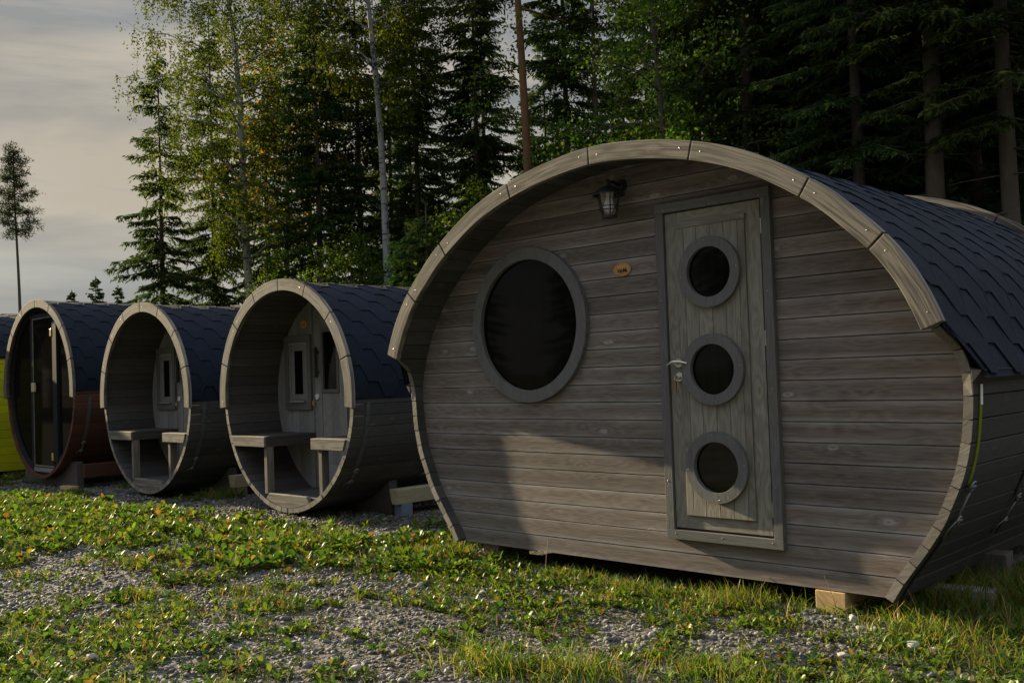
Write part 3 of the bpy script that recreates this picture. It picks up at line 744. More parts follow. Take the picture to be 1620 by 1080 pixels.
def porch_barrel(label, loc, plaque):
    R, zc = 1.0417, 1.0835
    root, pr, c, q = barrel('barrel_cabin', label, 'round barrel cabins with open porches', loc, R, zc, 3.0, 0.575, M['shell'], M['trim'])
    Ri = R - 0.040
    W = 0.575
    # end wall: vertical boards
    mb = MB(); x = -1.0; seams = []
    while x < 1.0:
        x1 = min(x + 0.092, 1.0); n = 4; top = []; bot = []
        for k in range(n + 1):
            xx = min(max(x + 0.001 + (x1 - x - 0.002) * k / n, -Ri + 0.001), Ri - 0.001); h = math.sqrt(max(Ri * Ri - xx * xx, 1e-6))
            top.append((xx, zc + h)); bot.append((xx, zc - h))
        poly = bot + top[::-1]
        mb.prism(poly, W + random.uniform(-0.001, 0.001), W + 0.03, 0, [(p[1], p[0]) for p in poly]); x = x1
    mb.build('end_wall', M['endwall'], root)
    # window: casing, sash, pane
    y = W
    def frame(mb, x0, x1, z0, z1, wd, ya, yb):
        mb.box((x0, ya, z0 + wd), (x0 + wd, yb, z1 - wd), 'z'); mb.box((x1 - wd, ya, z0 + wd), (x1, yb, z1 - wd), 'z')
        mb.box((x0, ya - 0.002, z1 - wd + 0.0005), (x1, yb, z1), 'x'); mb.box((x0, ya - 0.002, z0), (x1, yb, z0 + wd - 0.0005), 'x')
    mb = MB(); frame(mb, -0.828, -0.378, 0.943, 1.677, 0.066, y - 0.028, y - 0.002); wnd = mb.build('window', M['casing'], root, 0.003)
    mb = MB(); frame(mb, -0.761, -0.445, 1.010, 1.610, 0.030, y - 0.018, y - 0.002); frame(mb, -0.730, -0.476, 1.041, 1.579, 0.055, y - 0.012, y - 0.002)
    mb.box((-0.72, y - 0.05, 1.012), (-0.47, y - 0.019, 1.036), 'x'); mb.build('sash', M['endwall'], wnd, 0.003)
    mb = MB(); mb.box((-0.676, y - 0.006, 1.095), (-0.530, y - 0.003, 1.525), 'z'); mb.build('pane', M['pane'], wnd)
    # door with a tall pane
    mb = MB()
    mb.box((-0.312, y - 0.022, 0.20), (-0.200, y - 0.002, 1.93), 'z'); mb.box((0.085, y - 0.022, 0.20), (0.190, y - 0.002, 1.93), 'z')
    mb.box((-0.1995, y - 0.0215, 0.20), (0.0845, y - 0.002, 0.42), 'x'); mb.box((-0.1995, y - 0.0215, 1.72), (0.0845, y - 0.002, 1.93), 'x')
    mb.box((-0.1995, y - 0.016, 0.4203), (-0.06, y - 0.002, 1.105), 'z'); mb.box((-0.0595, y - 0.016, 0.4203), (0.0845, y - 0.002, 1.105), 'z')
    dr = mb.build('door', M['endwall'], root, 0.003)
    mb = MB(); frame(mb, -0.199, 0.084, 1.106, 1.719, 0.032, y - 0.030, y - 0.002); mb.build('pane_frame', M['casing'], dr, 0.003)
    mb = MB(); mb.box((-0.168, y - 0.008, 1.137), (0.053, y - 0.004, 1.688), 'z'); mb.build('pane', M['pane'], dr)
    mb = MB(); mb.box((-0.322, y - 0.045, 1.262), (-0.262, y - 0.024, 1.545), 'z'); mb.box((-0.255, y - 0.085, 1.255), (-0.225, y - 0.055, 1.545), 'z')
    mb.box((-0.250, y - 0.056, 1.29), (-0.230, y - 0.0225, 1.315), 'x'); mb.box((-0.250, y - 0.056, 1.485), (-0.230, y - 0.0225, 1.51), 'x'); mb.build('pull_handle', M['shell'], dr, 0.003)
    mb = MB(); mb.ring(-0.262, 1.069, 0.027, 0.012, y - 0.040, y - 0.0225, 28); mb.disc(-0.262, 1.069, 0.0125, y - 0.034, y - 0.0225, 16); mb.build('lock', M['label'], dr, 0.002)
    mb = MB(); mb.tube([(-0.27, y - 0.045, 1.065), (-0.29, y - 0.05, 1.05), (-0.305, y - 0.048, 1.035)], 0.0025, 6); mb.disc(-0.308, 1.008, 0.017, y - 0.050, y - 0.044, 20, 1, 0.028); mb.build('key_tag', [M['chrome'], M['leatag']], dr)
    # door post seam strip
    mb = MB(); mb.box((-0.355, y - 0.014, 0.12), (-0.3155, y - 0.002, 2.0), 'z'); mb.build('door_post', M['casing'], root, 0.002)
    if plaque:
        mb = MB(); mb.disc(-0.498, 1.781, 0.056, y - 0.012, y - 0.001, 40, 0, 0.042); pl = mb.build('plaque', M['plaque'], root, 0.003)
        mb = MB()
        for k in range(4): mb.tube([(-0.525 + k * 0.016, y - 0.0125, 1.765 + 0.004 * (k % 2)), (-0.518 + k * 0.016, y - 0.0125, 1.788 + 0.006 * (k % 2))], 0.0015, 5)
        mb.tube([(-0.53, y - 0.0125, 1.760), (-0.467, y - 0.0125, 1.760)], 0.0012, 5); mb.build('plaque_mark', M['burnt'], pl)
    # floor and sill
    fz = 0.190; hwf = math.sqrt(Ri ** 2 - (fz - zc) ** 2)
    mb = MB(); nb = 6
    for k in range(nb):
        a = -hwf + 0.02 + (2 * hwf - 0.04) * k / nb; b = -hwf + 0.02 + (2 * hwf - 0.04) * (k + 1) / nb - 0.006
        mb.box((a, 0.045, fz - 0.028), (b, W - 0.002, fz), 'y')
    mb.build('floor', M['shell'], root, 0.003)
    poly = [(-0.306, fz + 0.012), (-0.34, fz - 0.02)]
    poly = [(-0.30, fz + 0.010)] + [(xx, zc - math.sqrt((Ri - 0.004) ** 2 - xx * xx)) for xx in np.linspace(-0.345, 0.345, 13)] + [(0.30, fz + 0.010)]
    mb = MB(); mb.prism(poly, 0.004, 0.043, 0, [(p[0], p[1]) for p in poly]); mb.build('sill_board', M['trim'], root, 0.003)
    # benches
    for sgn, xin, legx in ((-1, -0.335, -0.383), (1, 0.416, 0.493)):
        bz = 0.720; xo = sgn * (math.sqrt(Ri ** 2 - (bz - zc) ** 2) - 0.012); xo2 = sgn * (math.sqrt(Ri ** 2 - (bz - 0.095 - zc) ** 2) - 0.012)
        mb = MB()
        for k in range(5):
            a = xin + (xo - xin) * k / 5; b = xin + (xo - xin) * (k + 1) / 5 - sgn * 0.006
            mb.box((min(a, b), 0.012, bz - 0.026), (max(a, b), W - 0.003, bz), 'y')
        bn = mb.build('bench', M['shell'], root, 0.003)
        poly = [(xin, bz - 0.098), (xo2, bz - 0.098), (xo, bz - 0.001), (xin, bz - 0.001)]
        if sgn < 0: poly = poly[::-1]
        mb = MB(); mb.prism(poly, -0.012, 0.011, 0, [(p[0], p[1]) for p in poly]); mb.build('bench_board', M['trim'], bn, 0.003)
        mb = MB(); a, b = (xin - 0.002, xin + 0.022) if sgn > 0 else (xin - 0.022, xin + 0.002); mb.box((a, 0.0115, bz - 0.098), (b, W - 0.003, bz - 0.027), 'y'); mb.build('bench_rail', M['shell'], bn, 0.003)
        mb = MB(); mb.box((legx, 0.016, fz), (legx + 0.047, 0.090, bz - 0.027), 'z'); mb.build('leg', M['trim'], bn, 0.003)
    straps(pr, c, q, root, (0.13, 0.98, 2.2), 93, 128)
    return root

c3 = porch_barrel('open fronted round barrel cabin with an orange plaque inside, next to the large oval cabin', (-7.716, 4.979, 0), True)
c2 = porch_barrel('open fronted round barrel cabin without a plaque, right of the brown glass fronted one', (-10.540, 5.010, 0), False)

# brown barrel with glass front
R1, Z1 = 1.163, 1.230
c1, pr1, cc1, q1 = barrel('glazed_barrel_cabin', 'reddish brown round barrel cabin with a dark all glass front and narrow glass door', None, (-13.565, 5.001, 0), R1, Z1, 2.9, 0.0, M['red'], M['trim_old_shaded'])
mb = MB(); mb.ring(0, Z1, R1 - 0.043, R1 - 0.115, 0.03, 0.075, 96); mb.build('round_frame', M['darkframe'], c1, 0.003)
Rg = R1 - 0.112
mb = MB(); mb.disc(0, Z1, Rg, 0.055, 0.062, 96); mb.build('glass_front', M['pane2'], c1)
def chord(x): return math.sqrt(Rg * Rg - x * x)
mb = MB()
mb.box((-0.335, 0.022, Z1 - chord(0.335)), (-0.262, 0.07, Z1 + chord(0.335)), 'z'); mb.box((0.405, 0.022, Z1 - chord(0.48)), (0.540, 0.07, Z1 + chord(0.54)), 'z')
mb.box((-0.2615, 0.024, 2.185), (0.4045, 0.07, 2.235), 'x'); mb.box((-0.2615, 0.024, 0.125), (0.4045, 0.07, 0.215), 'x')
mb.build('door_frame', M['darkframe'], c1, 0.004)
mb = MB(); mb.box((-0.255, 0.016, 0.150), (0.40, 0.0235, 0.205), 'x'); mb.build('threshold', M['endwall'], c1, 0.003)
mb = MB(); mb.box((-0.245, 0.030, 0.222), (0.398, 0.038, 2.178), 'z'); gd = mb.build('glass_door', M['pane2'], c1, 0.002)
mb = MB(); mb.box((-0.2605, 0.0225, 0.217), (-0.243, 0.040, 2.182), 'z'); mb.box((-0.2425, 0.0225, 2.168), (0.402, 0.040, 2.183), 'x'); mb.box((-0.2425, 0.0225, 0.217), (0.402, 0.040, 0.235), 'x'); mb.build('door_edge', M['trim'], gd, 0.002)
mb = MB(); mb.box((-0.235, -0.015, 1.205), (-0.125, 0.010, 1.325), 'x'); mb.box((-0.20, 0.0105, 1.24), (-0.16, 0.0295, 1.29), 'x'); mb.build('door_handle', M['pale'], gd, 0.006)
for hz_ in (1.97, 0.36):
    mb = MB(); mb.box((0.335, 0.018, hz_ - 0.05), (0.392, 0.030, hz_ + 0.05), 'z'); mb.build('hinge', M['brass'], gd, 0.004)
# vertical boards under the door
mb = MB(); a0 = 0.5
for k in range(8):
    xa, xb = -0.56 + 0.14 * k, -0.56 + 0.14 * (k + 1) - 0.003
    za = Z1 - math.sqrt((R1 - 0.045) ** 2 - max(abs(xa), abs(xb)) ** 2); 
    if za < 0.205: mb.box((xa, 0.046, za + 0.002), (xb, 0.054, 0.21), 'z')
mb.build('apron_boards', M['darkboard'], c1, 0.002)
straps(pr1, cc1, q1, c1, (0.16, 1.3), 95, 126)

# yellow pod cabin at the far left
yp = thing('yellow_cabin', 'yellow green painted cabin with a dark shingled arched roof, leftmost in the row', 'cabin', (-17.2, 4.22, 0))
hy = [(1.42, 0.03), (1.46, 0.5), (1.49, 1.0), (1.50, 1.45), (1.47, 1.74), (1.36, 1.98), (1.10, 2.20), (0.75, 2.36), (0.35, 2.45), (0.0, 2.48)]
YP = Profile([(-x, z) for x, z in hy] + [(x, z) for x, z in hy[-2::-1]])
shell_mesh(YP, 0.125, 0.045, lambda x, z: 0.0, 4.2).build('side_wall', [M['yellow'], M['yellow']], yp)
e0, e1 = YP.find(lambda x, z: z - 1.73)[0], YP.find(lambda x, z: z - 1.73)[-1]
shingle_mesh(YP, e0, e1, lambda x, z: -0.02, 4.25, flare=0.02).build('roof', M['shingle'], yp)
mb = MB(); 
for k in range(19):
    z0, z1 = 0.04 + 0.125 * k, 0.04 + 0.125 * (k + 1) - 0.003
    x = float(np.interp(z1, [p[1] for p in hy], [p[0] for p in hy])) - 0.02
    if x > 0.1: mb.box((-x, 0.10, z0), (x, 0.13, z1), 'x'); mb.box((-x, 4.05, z0), (x, 4.08, z1), 'x')
mb.build('end_walls', M['yellow'], yp)
trim_boards(YP, [e0 + (e1 - e0) * k / 6 for k in range(7)], 0.02, 0.09, -0.04, -0.001, yp, M['trim'])

# cradles, runners and pads under the barrels
def cradle(label, loc, halfw, h, R, zc, y, group):
    mb = MB(); n = 24
    xs = [-halfw + 2 * halfw * k / n for k in range(n + 1)]
    top = [(x, min(h, zc - math.sqrt(R * R - x * x) - 0.002)) for x in xs]
    poly = [(-halfw - 0.03, -0.07)] + [(halfw + 0.03, -0.07)] + top[::-1]
    mb.prism(poly, 0, 0.09, 0, [(p[0], p[1]) for p in poly])
    o = mb.build('support_cradle', M['darkboard'], None, 0.004, loc=(loc[0], loc[1] + y, 0)); return tag(o, label, 'cradle', group)
cg = 'dark timber cradles under the barrel cabins'
cradle('dark timber cradle under the front of the reddish brown barrel cabin', (-13.565, 5.001), 0.86, 0.30, R1, Z1, 0.12, cg)
cradle('dark timber cradle under the porch barrel cabin beside the oval cabin', (-7.716, 4.979), 0.70, 0.30, 1.0417, 1.0835, 0.62, cg)
cradle('dark timber cradle under the porch barrel cabin beside the brown one', (-10.540, 5.010), 0.70, 0.30, 1.0417, 1.0835, 0.62, cg)
def runner(label, x, y, ln, mat, hb=0.05, ht=0.115, group='runner beams lying along the barrel cabins'):
    mb = MB(); poly = [(0.0, 0.0), (0.045, -0.012), (0.10, 0.085), (0.052, 0.11)]
    poly = [(-0.02, 0), (0.055, 0), (0.075, ht), (-0.055, ht)]
    mb.prism(poly, 0, ln, 0, None)
    mb.g = [(v[1], v[0] + v[2], 0) for v in mb.v]
    o = mb.build('runner_beam', mat, None, 0.006, loc=(x, y, hb)); return tag(o, label, 'beam', group)
runner('pale planed beam between the barrel cabin with the orange plaque and the oval cabin', -6.905, 5.55, 2.2, M['pale'], 0.10, 0.135)
runner('pale planed beam beside the barrel cabin next to the brown one', -9.73, 5.58, 2.2, M['pale'], 0.09, 0.135)
runner('reddish brown beam beside the reddish brown barrel cabin', -12.66, 5.18, 2.3, M['red'], 0.10, 0.17)
block('blue grey pad under the pale beam beside the oval cabin', (-6.95, 5.60, -0.01), (-6.84, 5.72, 0.099), M['bluefoot'], 'x', 0, 'support_pad', 'pad')
block('pale offcut under the cradle of the reddish brown barrel cabin', (-12.95, 5.02, -0.06), (-12.66, 5.12, 0.0), M['orange'], 'x', 0.1, 'support_pad', 'pad')
block('pale offcut under the beam beside the barrel cabin next to the brown one', (-9.77, 5.62, -0.01), (-9.66, 5.74, 0.089), M['oldblock'], 'x', 0, 'support_pad', 'pad')

# ================================================================== GROUND
def vnoise(x, y, seed=0):
    """smooth value noise on arrays"""
    xi = np.floor(x).astype(np.int64); yi = np.floor(y).astype(np.int64); fx = x - xi; fy = y - yi
    fx = fx * fx * (3 - 2 * fx); fy = fy * fy * (3 - 2 * fy)
    def h(a, b):
        n = (a * 374761393 + b * 668265263 + seed * 974634777) & 0xFFFFFFFF
        n = ((n ^ (n >> 13)) * 1274126177) & 0xFFFFFFFF
        return ((n ^ (n >> 16)) & 0xFFFF) / 65535.0
    return (h(xi, yi) * (1 - fx) + h(xi + 1, yi) * fx) * (1 - fy) + (h(xi, yi + 1) * (1 - fx) + h(xi + 1, yi + 1) * fx) * fy
def fbm(x, y, seed=0, o=4):
    s = 0; a = 0.5; t = 0
    for k in range(o): s = s + a * vnoise(x * 2 ** k, y * 2 ** k, seed + k); t += a; a *= 0.5
    return s / t
def ground_z(x, y):
    low = np.clip((-x - 10.6) / 2.2, 0, 1)
    return -0.045 * low * low * (3 - 2 * low) + 0.045 * (fbm(x * 0.9, y * 0.9, 3) - 0.5) + 0.02 * (fbm(x * 4, y * 4, 9) - 0.5)

m, nt = new_mat('gravel_ground')
tc = N(nt, 'ShaderNodeTexCoord')
v1 = N(nt, 'ShaderNodeTexVoronoi'); v1.inputs['Scale'].default_value = 38; L(nt, tc.outputs['Object'], v1.inputs['Vector'])
v2 = N(nt, 'ShaderNodeTexVoronoi'); v2.inputs['Scale'].default_value = 95; L(nt, tc.outputs['Object'], v2.inputs['Vector'])
n1_ = noise(nt, tc.outputs['Object'], 1.3, 5)
sc_ = N(nt, 'ShaderNodeSeparateColor'); L(nt, v1.outputs['Color'], sc_.inputs[0])
st_ = ramp(nt, sc_.outputs[0], [(0.0, (0.07, 0.07, 0.07)), (0.5, (0.12, 0.119, 0.118)), (1.0, (0.21, 0.205, 0.195))])
soil = mix(nt, noise(nt, tc.outputs['Object'], 14, 5), (0.055, 0.047, 0.038), (0.115, 0.102, 0.085))
c = mix(nt, ramp(nt, n1_, [(0.42, 0), (0.6, 1)]), st_, soil)
far = N(nt, 'ShaderNodeVectorMath', operation='LENGTH'); L(nt, tc.outputs['Object'], far.inputs[0])
c = mix(nt, ramp(nt, math_(nt, 'DIVIDE', far.outputs['Value'], 30.0), [(0.45, 0), (0.62, 1)]), c, mix(nt, noise(nt, tc.outputs['Object'], 3, 5), (0.03, 0.04, 0.012), (0.07, 0.075, 0.025)))
hgt = math_(nt, 'ADD', math_(nt, 'MULTIPLY', v1.outputs['Distance'], -1.0), math_(nt, 'MULTIPLY', v2.outputs['Distance'], -0.4))
principled(nt, c, 0.9, 0.15, 0, hgt, 0.9, 0.02); M['ground'] = m

gx = np.concatenate([[-900, -300, -120, -60, -35], np.arange(-24, 6.01, 0.12), [12, 30, 80, 250, 900]])
gy = np.concatenate([[-900, -300, -80, -30, -10], np.arange(-2, 14.01, 0.12), [18, 30, 60, 150, 400, 900]])
XX, YY = np.meshgrid(gx, gy, indexing='ij'); ZZ = ground_z(XX, YY)
V = np.stack([XX, YY, ZZ], -1).reshape(-1, 3); ny_ = len(gy); ii, jj = np.meshgrid(np.arange(len(gx) - 1), np.arange(ny_ - 1), indexing='ij')
a = (ii * ny_ + jj).ravel(); Fq = np.stack([a, a + ny_, a + ny_ + 1, a + 1], 1)
me = np_mesh('ground', V, Fq, M['ground']); me.polygons.foreach_set('use_smooth', [True] * len(me.polygons))
tag(link('ground', me), kind='structure')

rng = np.random.RandomState(11)
# visible wedge of the yard, from the camera
def in_view(x, y, margin=560):
    P = np.stack([x, y, np.full_like(x, -G)], -1)
    dz = P @ np.array(d); px = 810 + F_PX * (P @ np.array(r)) / dz; py = 540 - F_PX * (P @ np.array(u)) / dz
    return (dz > 0.5) & (px > -margin) & (px < 1620 + margin) & (py < 1080 + margin)
def sample(n, x0, x1, y0, y1):
    return rng.uniform(x0, x1, n), rng.uniform(y0, y1, n)
def inside_cabin(x, y):
    k = (x > -4.95) & (x < -1.95) & (y > 4.75) & (y < 7.2)
    k = k | ((x > -17.3) & (x < -15.6) & (y > 4.2))
    return k
# patches of growth, set out on the ground:  x, y, radius across, weight (+ plants, - bare gravel)
PATCH = [(-12.3, 4.0, 1.3, .5), (-10.6, 3.7, 1.1, .5), (-9.3, 3.9, 1.0, .5), (-8.6, 3.2, .8, .35), (-7.4, 4.3, .55, .3), (-6.6, 4.25, .55, .45), (-5.9, 4.2, .6, .55), (-5.2, 4.1, .5, .4),
         (-7.6, 3.5, .7, .3), (-6.0, 3.5, .55, .25), (-4.6, 4.1, .5, .35), (-3.9, 4.2, .5, .4), (-3.2, 4.3, .5, .45), (-2.5, 4.35, .5, .25), (-2.0, 4.6, .5, .3),
         (-8.0, 2.65, .5, -.12), (-6.6, 2.65, .8, -.16), (-5.5, 3.1, .55, -.12), (-4.9, 3.55, .45, -.15), (-4.45, 1.75, .55, .45), (-5.4, 1.75, .6, .4), (-3.6, 2.35, .4, .22),
         (-5.0, 2.35, .5, .08), (-3.2, 2.75, .3, .2), (-2.9, 3.0, .45, .2), (-2.2, 3.6, .5, .1), (-1.6, 4.2, .6, .4), (-1.4, 4.9, .7, .6), (-2.6, 3.75, .4, -.4), (-2.28, 4.42, .22, -.8), (-4.0, 3.4, .35, .12), (-11.0, 5.0, 1.5, -.5), (-8.6, 5.1, 1.0, -.3), (-12.8, 5.2, 1.2, -.6), (-6.4, 5.4, .7, -.35), (-3.3, 3.5, .4, .2)]
def growth(x, y):
    g = 0.8 * (fbm(x * 1.1 + 5, y * 1.1, 21, 4) - 0.5) + 1.9 * (fbm(x * 4.6, y * 4.6, 31, 3) - 0.5) + 0.53
    for px, py, rr, wt in PATCH:
        g = g + wt * np.exp(-(((x - px) / rr) ** 2 + ((y - py) / (rr * 0.62)) ** 2))
    return np.clip(g, 0, 1)

# --- gravel stones
def ico(sub):
    import bmesh
    bm = bmesh.new(); bmesh.ops.create_icosphere(bm, subdivisions=sub, radius=1.0)
    bm.verts.ensure_lookup_table()
    v = np.array([p.co for p in bm.verts]); f = np.array([[q.index for q in fc.verts] for fc in bm.faces]); bm.free(); return v, f
V1, F1 = ico(1); V2, F2 = ico(2)
def stone_variants(Vb, n):
    out = []
    for k in range(n):
        v = Vb.copy()
        for _ in range(5):                                   # flatten facets as broken stone
            nn = rng.normal(size=3); nn /= np.linalg.norm(nn); dd = rng.uniform(0.45, 0.8); t = v @ nn
            v = v - np.outer(np.maximum(t - dd, 0), nn)
        v = v * rng.uniform(0.92, 1.08, (len(v), 1))
        out.append(v)
    return out
def scatter(var, Fb, x, y, size, sink=0.35):
    n = len(x); ids = rng.randint(0, len(var), n); Va = np.array(var)[ids]
    sc3 = size[:, None] * np.stack([rng.uniform(.8, 1.4, n), rng.uniform(.7, 1.1, n), rng.uniform(.45, .8, n)], 1)
    Va = Va * sc3[:, None, :]
    a = rng.uniform(0, 2 * PI, n); ca, sa = np.cos(a)[:, None], np.sin(a)[:, None]
    tl = rng.normal(0, 0.25, n); ct, st = np.cos(tl)[:, None], np.sin(tl)[:, None]
    X_, Y_, Z_ = Va[..., 0], Va[..., 1], Va[..., 2]
    Y_, Z_ = Y_ * ct - Z_ * st, Y_ * st + Z_ * ct
    X_, Y_ = X_ * ca - Y_ * sa, X_ * sa + Y_ * ca
    zb = ground_z(x, y) + sc3[:, 2] * (0.9 - 2 * sink * 0.9)
    Vo = np.stack([X_ + x[:, None], Y_ + y[:, None], Z_ + zb[:, None]], -1).reshape(-1, 3)
    Fo = (Fb[None] + (np.arange(n) * Va.shape[1])[:, None, None]).reshape(-1, 3)
    return Vo, Fo
m, nt = new_mat('gravel_stone')
gi = N(nt, 'ShaderNodeNewGeometry'); tc = N(nt, 'ShaderNodeTexCoord')
c = ramp(nt, gi.outputs['Random Per Island'], [(0.0, (0.045, 0.045, 0.048)), (0.3, (0.08, 0.081, 0.085)), (0.55, (0.13, 0.13, 0.132)), (0.82, (0.215, 0.203, 0.182)), (1.0, (0.36, 0.345, 0.325))])
nn_ = noise(nt, tc.outputs['Object'], 90, 4, 0.6)
c = mix(nt, math_(nt, 'MULTIPLY', nn_, 0.5), c, (0.16, 0.145, 0.13)); principled(nt, c, 0.75, 0.3, 0, nn_, 0.4, 0.004); M['stone'] = m
vs1, vs2 = stone_variants(V1, 12), stone_variants(V2, 12)
allV, allF, base = [], [], 0
for n, (x0, x1, y0, y1), lo, hi, var, Fb, dmax in ((50000, (-7.0, 0.8, 0.4, 6.4), .006, .017, vs2, F2, 6.5), (60000, (-16, -3.5, 0.4, 7.2), .009, .022, vs1, F1, 16), (1700, (-8, 0.8, 0.4, 6.4), .014, .027, vs2, F2, 9)):
    x, y = sample(n, x0, x1, y0, y1); k = in_view(x, y) & ~inside_cabin(x, y) & (np.hypot(x, y) < dmax)
    if dmax == 16: k &= np.hypot(x, y) > 5.6
    k &= rng.uniform(size=n) < 1.05 - 0.9 * growth(x, y) ** 1.3
    x, y = x[k], y[k]; size = lo + (hi - lo) * rng.uniform(size=len(x)) ** 1.8
    Vo, Fo = scatter(var, Fb, x, y, size); allV.append(Vo); allF.append(Fo + base); base += len(Vo)
me = np_mesh('gravel', np.concatenate(allV), np.concatenate(allF), M['stone'])
tag(link('gravel', me), 'grey crushed stone gravel covering the yard between the weeds', 'gravel', kind='stuff')

# --- single larger stones one can point at
ms_, nts = new_mat('pale_limestone')
tcs = N(nts, 'ShaderNodeTexCoord'); ns_ = noise(nts, tcs.outputs['Object'], 40, 5, 0.65)
principled(nts, mix(nts, ns_, (0.24, 0.232, 0.22), (0.46, 0.445, 0.415)), 0.85, 0.2, 0, ns_, 0.6, 0.006)
STONES = [(1447, 1030, .040, 'pale angular stone lying in the grass, largest near the lower right corner'), (1480, 1034, .030, 'pale stone right beside the largest stone near the lower right corner'),
          (1350, 985, .030, 'pale stone topping the little heap in front of the fresh timber block'), (1362, 1000, .024, 'small grey stone low in the little heap in front of the fresh timber block'), (1385, 1000, .026, 'flat pale stone at the right end of the little heap before the timber block'),
          (1335, 1038, .022, 'small flat white stone between the heap and the lower right corner'), (665, 925, .030, 'rounded tan stone in the gravel below the left edge of the oval cabin'), (765, 940, .028, 'pointed grey stone in the gravel below the round window'),
          (560, 1060, .028, 'grey flat stone at the lower edge below the barrel cabin with the plaque'), (735, 1055, .028, 'whitish stone in the weeds at the lower edge under the round window'), (145, 1045, .030, 'grey flat stone at the edge of the weeds in the lower left corner')]
from mathutils import Vector as Vc
for i, (px, py, s_, lab) in enumerate(STONES):
    v = d + r * ((px - 810) / F_PX) + u * ((540 - py) / F_PX); k = -G / v.z
    vb, fb = ico(3)
    for _ in range(9):
        q = rng.normal(size=3); q /= np.linalg.norm(q); t = vb @ q; vb = vb - np.outer(np.maximum(t - rng.uniform(.5, .85), 0), q)
    vb = vb * (1 + 0.10 * (np.array([fbm(np.array([p[0] * 3 + i]), np.array([p[1] * 3 + p[2] * 2]), 5)[0] for p in vb]) - 0.5))[:, None]
    vb = vb * np.array([1.25, 0.95, 0.75]) * s_
    me = np_mesh('stone', vb, fb, ms_); o = link('stone', me, None, (v.x * k, v.y * k, float(ground_z(np.array([v.x * k]), np.array([v.y * k]))[0]) + 0.3 * s_))
    o.rotation_euler = (0, 0, i * 1.3); tag(o, lab, 'stone', 'larger stones in the yard')

# --- grass blades
M['grass'] = leafmat('grass_blades', [(0.03, 0.075, 0.01), (0.05, 0.11, 0.012), (0.085, 0.165, 0.016), (0.14, 0.21, 0.02), (0.17, 0.23, 0.03), (0.28, 0.24, 0.07), (0.24, 0.15, 0.06)], 0.5, 0.0, 0.0, 0.01)
M['weed'] = leafmat('weed_leaves', [(0.018, 0.045, 0.008), (0.03, 0.07, 0.010), (0.05, 0.115, 0.012), (0.07, 0.15, 0.014), (0.085, 0.165, 0.016), (0.11, 0.19, 0.018), (0.135, 0.21, 0.02), (0.16, 0.23, 0.024), (0.20, 0.22, 0.03), (0.09, 0.17, 0.016), (0.06, 0.13, 0.012), (0.10, 0.15, 0.03), (0.05, 0.10, 0.012), (0.22, 0.19, 0.035), (0.24, 0.10, 0.03)], 0.45, 0.0, 0.0, 0.015)
M['weed_low'] = leafmat('creeping_weed_leaves', [(0.04, 0.08, 0.013), (0.06, 0.105, 0.016), (0.085, 0.13, 0.02), (0.11, 0.14, 0.028), (0.12, 0.10, 0.04), (0.09, 0.055, 0.035), (0.07, 0.12, 0.018), (0.05, 0.09, 0.014), (0.09, 0.11, 0.03), (0.06, 0.10, 0.02)], 0.4, 0.0, 0.0, 0.012)
def blades(x, y, h, wd, lean):
    n = len(x); a = rng.uniform(0, 2 * PI, n); ca, sa = np.cos(a), np.sin(a)
    b = rng.uniform(0, 2 * PI, n); lx, ly = np.cos(b) * lean, np.sin(b) * lean
    z0 = ground_z(x, y) - 0.004; rows = []
    for t, wq in ((0, 1.0), (0.4, 0.9), (0.75, 0.55), (1.0, 0.05)):
        cx = x + lx * h * t ** 1.8; cy = y + ly * h * t ** 1.8; cz = z0 + h * t * (1 - 0.25 * lean * t)
        for s_ in (-1, 1): rows.append(np.stack([cx + s_ * ca * wd * wq * .5, cy + s_ * sa * wd * wq * .5, cz], -1))
    V = np.stack(rows, 1).reshape(-1, 3); q = np.array([[0, 1, 3, 2], [2, 3, 5, 4], [4, 5, 7, 6]])
    return V, (q[None] + (np.arange(n) * 8)[:, None, None]).reshape(-1, 4)
def tufts(nt_, x0, x1, y0, y1, per, spread, thr, pw, hr, wr):
    x, y = sample(nt_, x0, x1, y0, y1); g = growth(x, y); k = in_view(x, y) & ~inside_cabin(x, y) & (rng.uniform(size=nt_) < np.clip((g - thr) / (1 - thr), 0, 1) ** pw)
    x, y, g = x[k], y[k], g[k]; X_ = np.repeat(x, per) + rng.normal(0, spread, len(x) * per); Y_ = np.repeat(y, per) + rng.normal(0, spread, len(x) * per)
    tall = np.repeat(rng.uniform(0.4, 1.0, len(x)) * (0.6 + 0.5 * g), per)
    h = hr[0] + (hr[1] - hr[0]) * tall * rng.uniform(0.4, 1, len(X_)); return X_, Y_, h, rng.uniform(wr[0], wr[1], len(X_))
parts_ = []
X_, Y_, h, wd = tufts(2500, -7.2, 0.8, 0.4, 6.6, 11, 0.028, 0.30, 1.1, (0.025, 0.12), (0.0026, 0.0055)); parts_.append((X_, Y_, h, wd, 0.95))
X_, Y_, h, wd = tufts(5600, -16, -6.0, 0.8, 5.6, 9, 0.045, 0.36, 1.2, (0.03, 0.12), (0.004, 0.007)); parts_.append((X_, Y_, h, wd, 0.55))
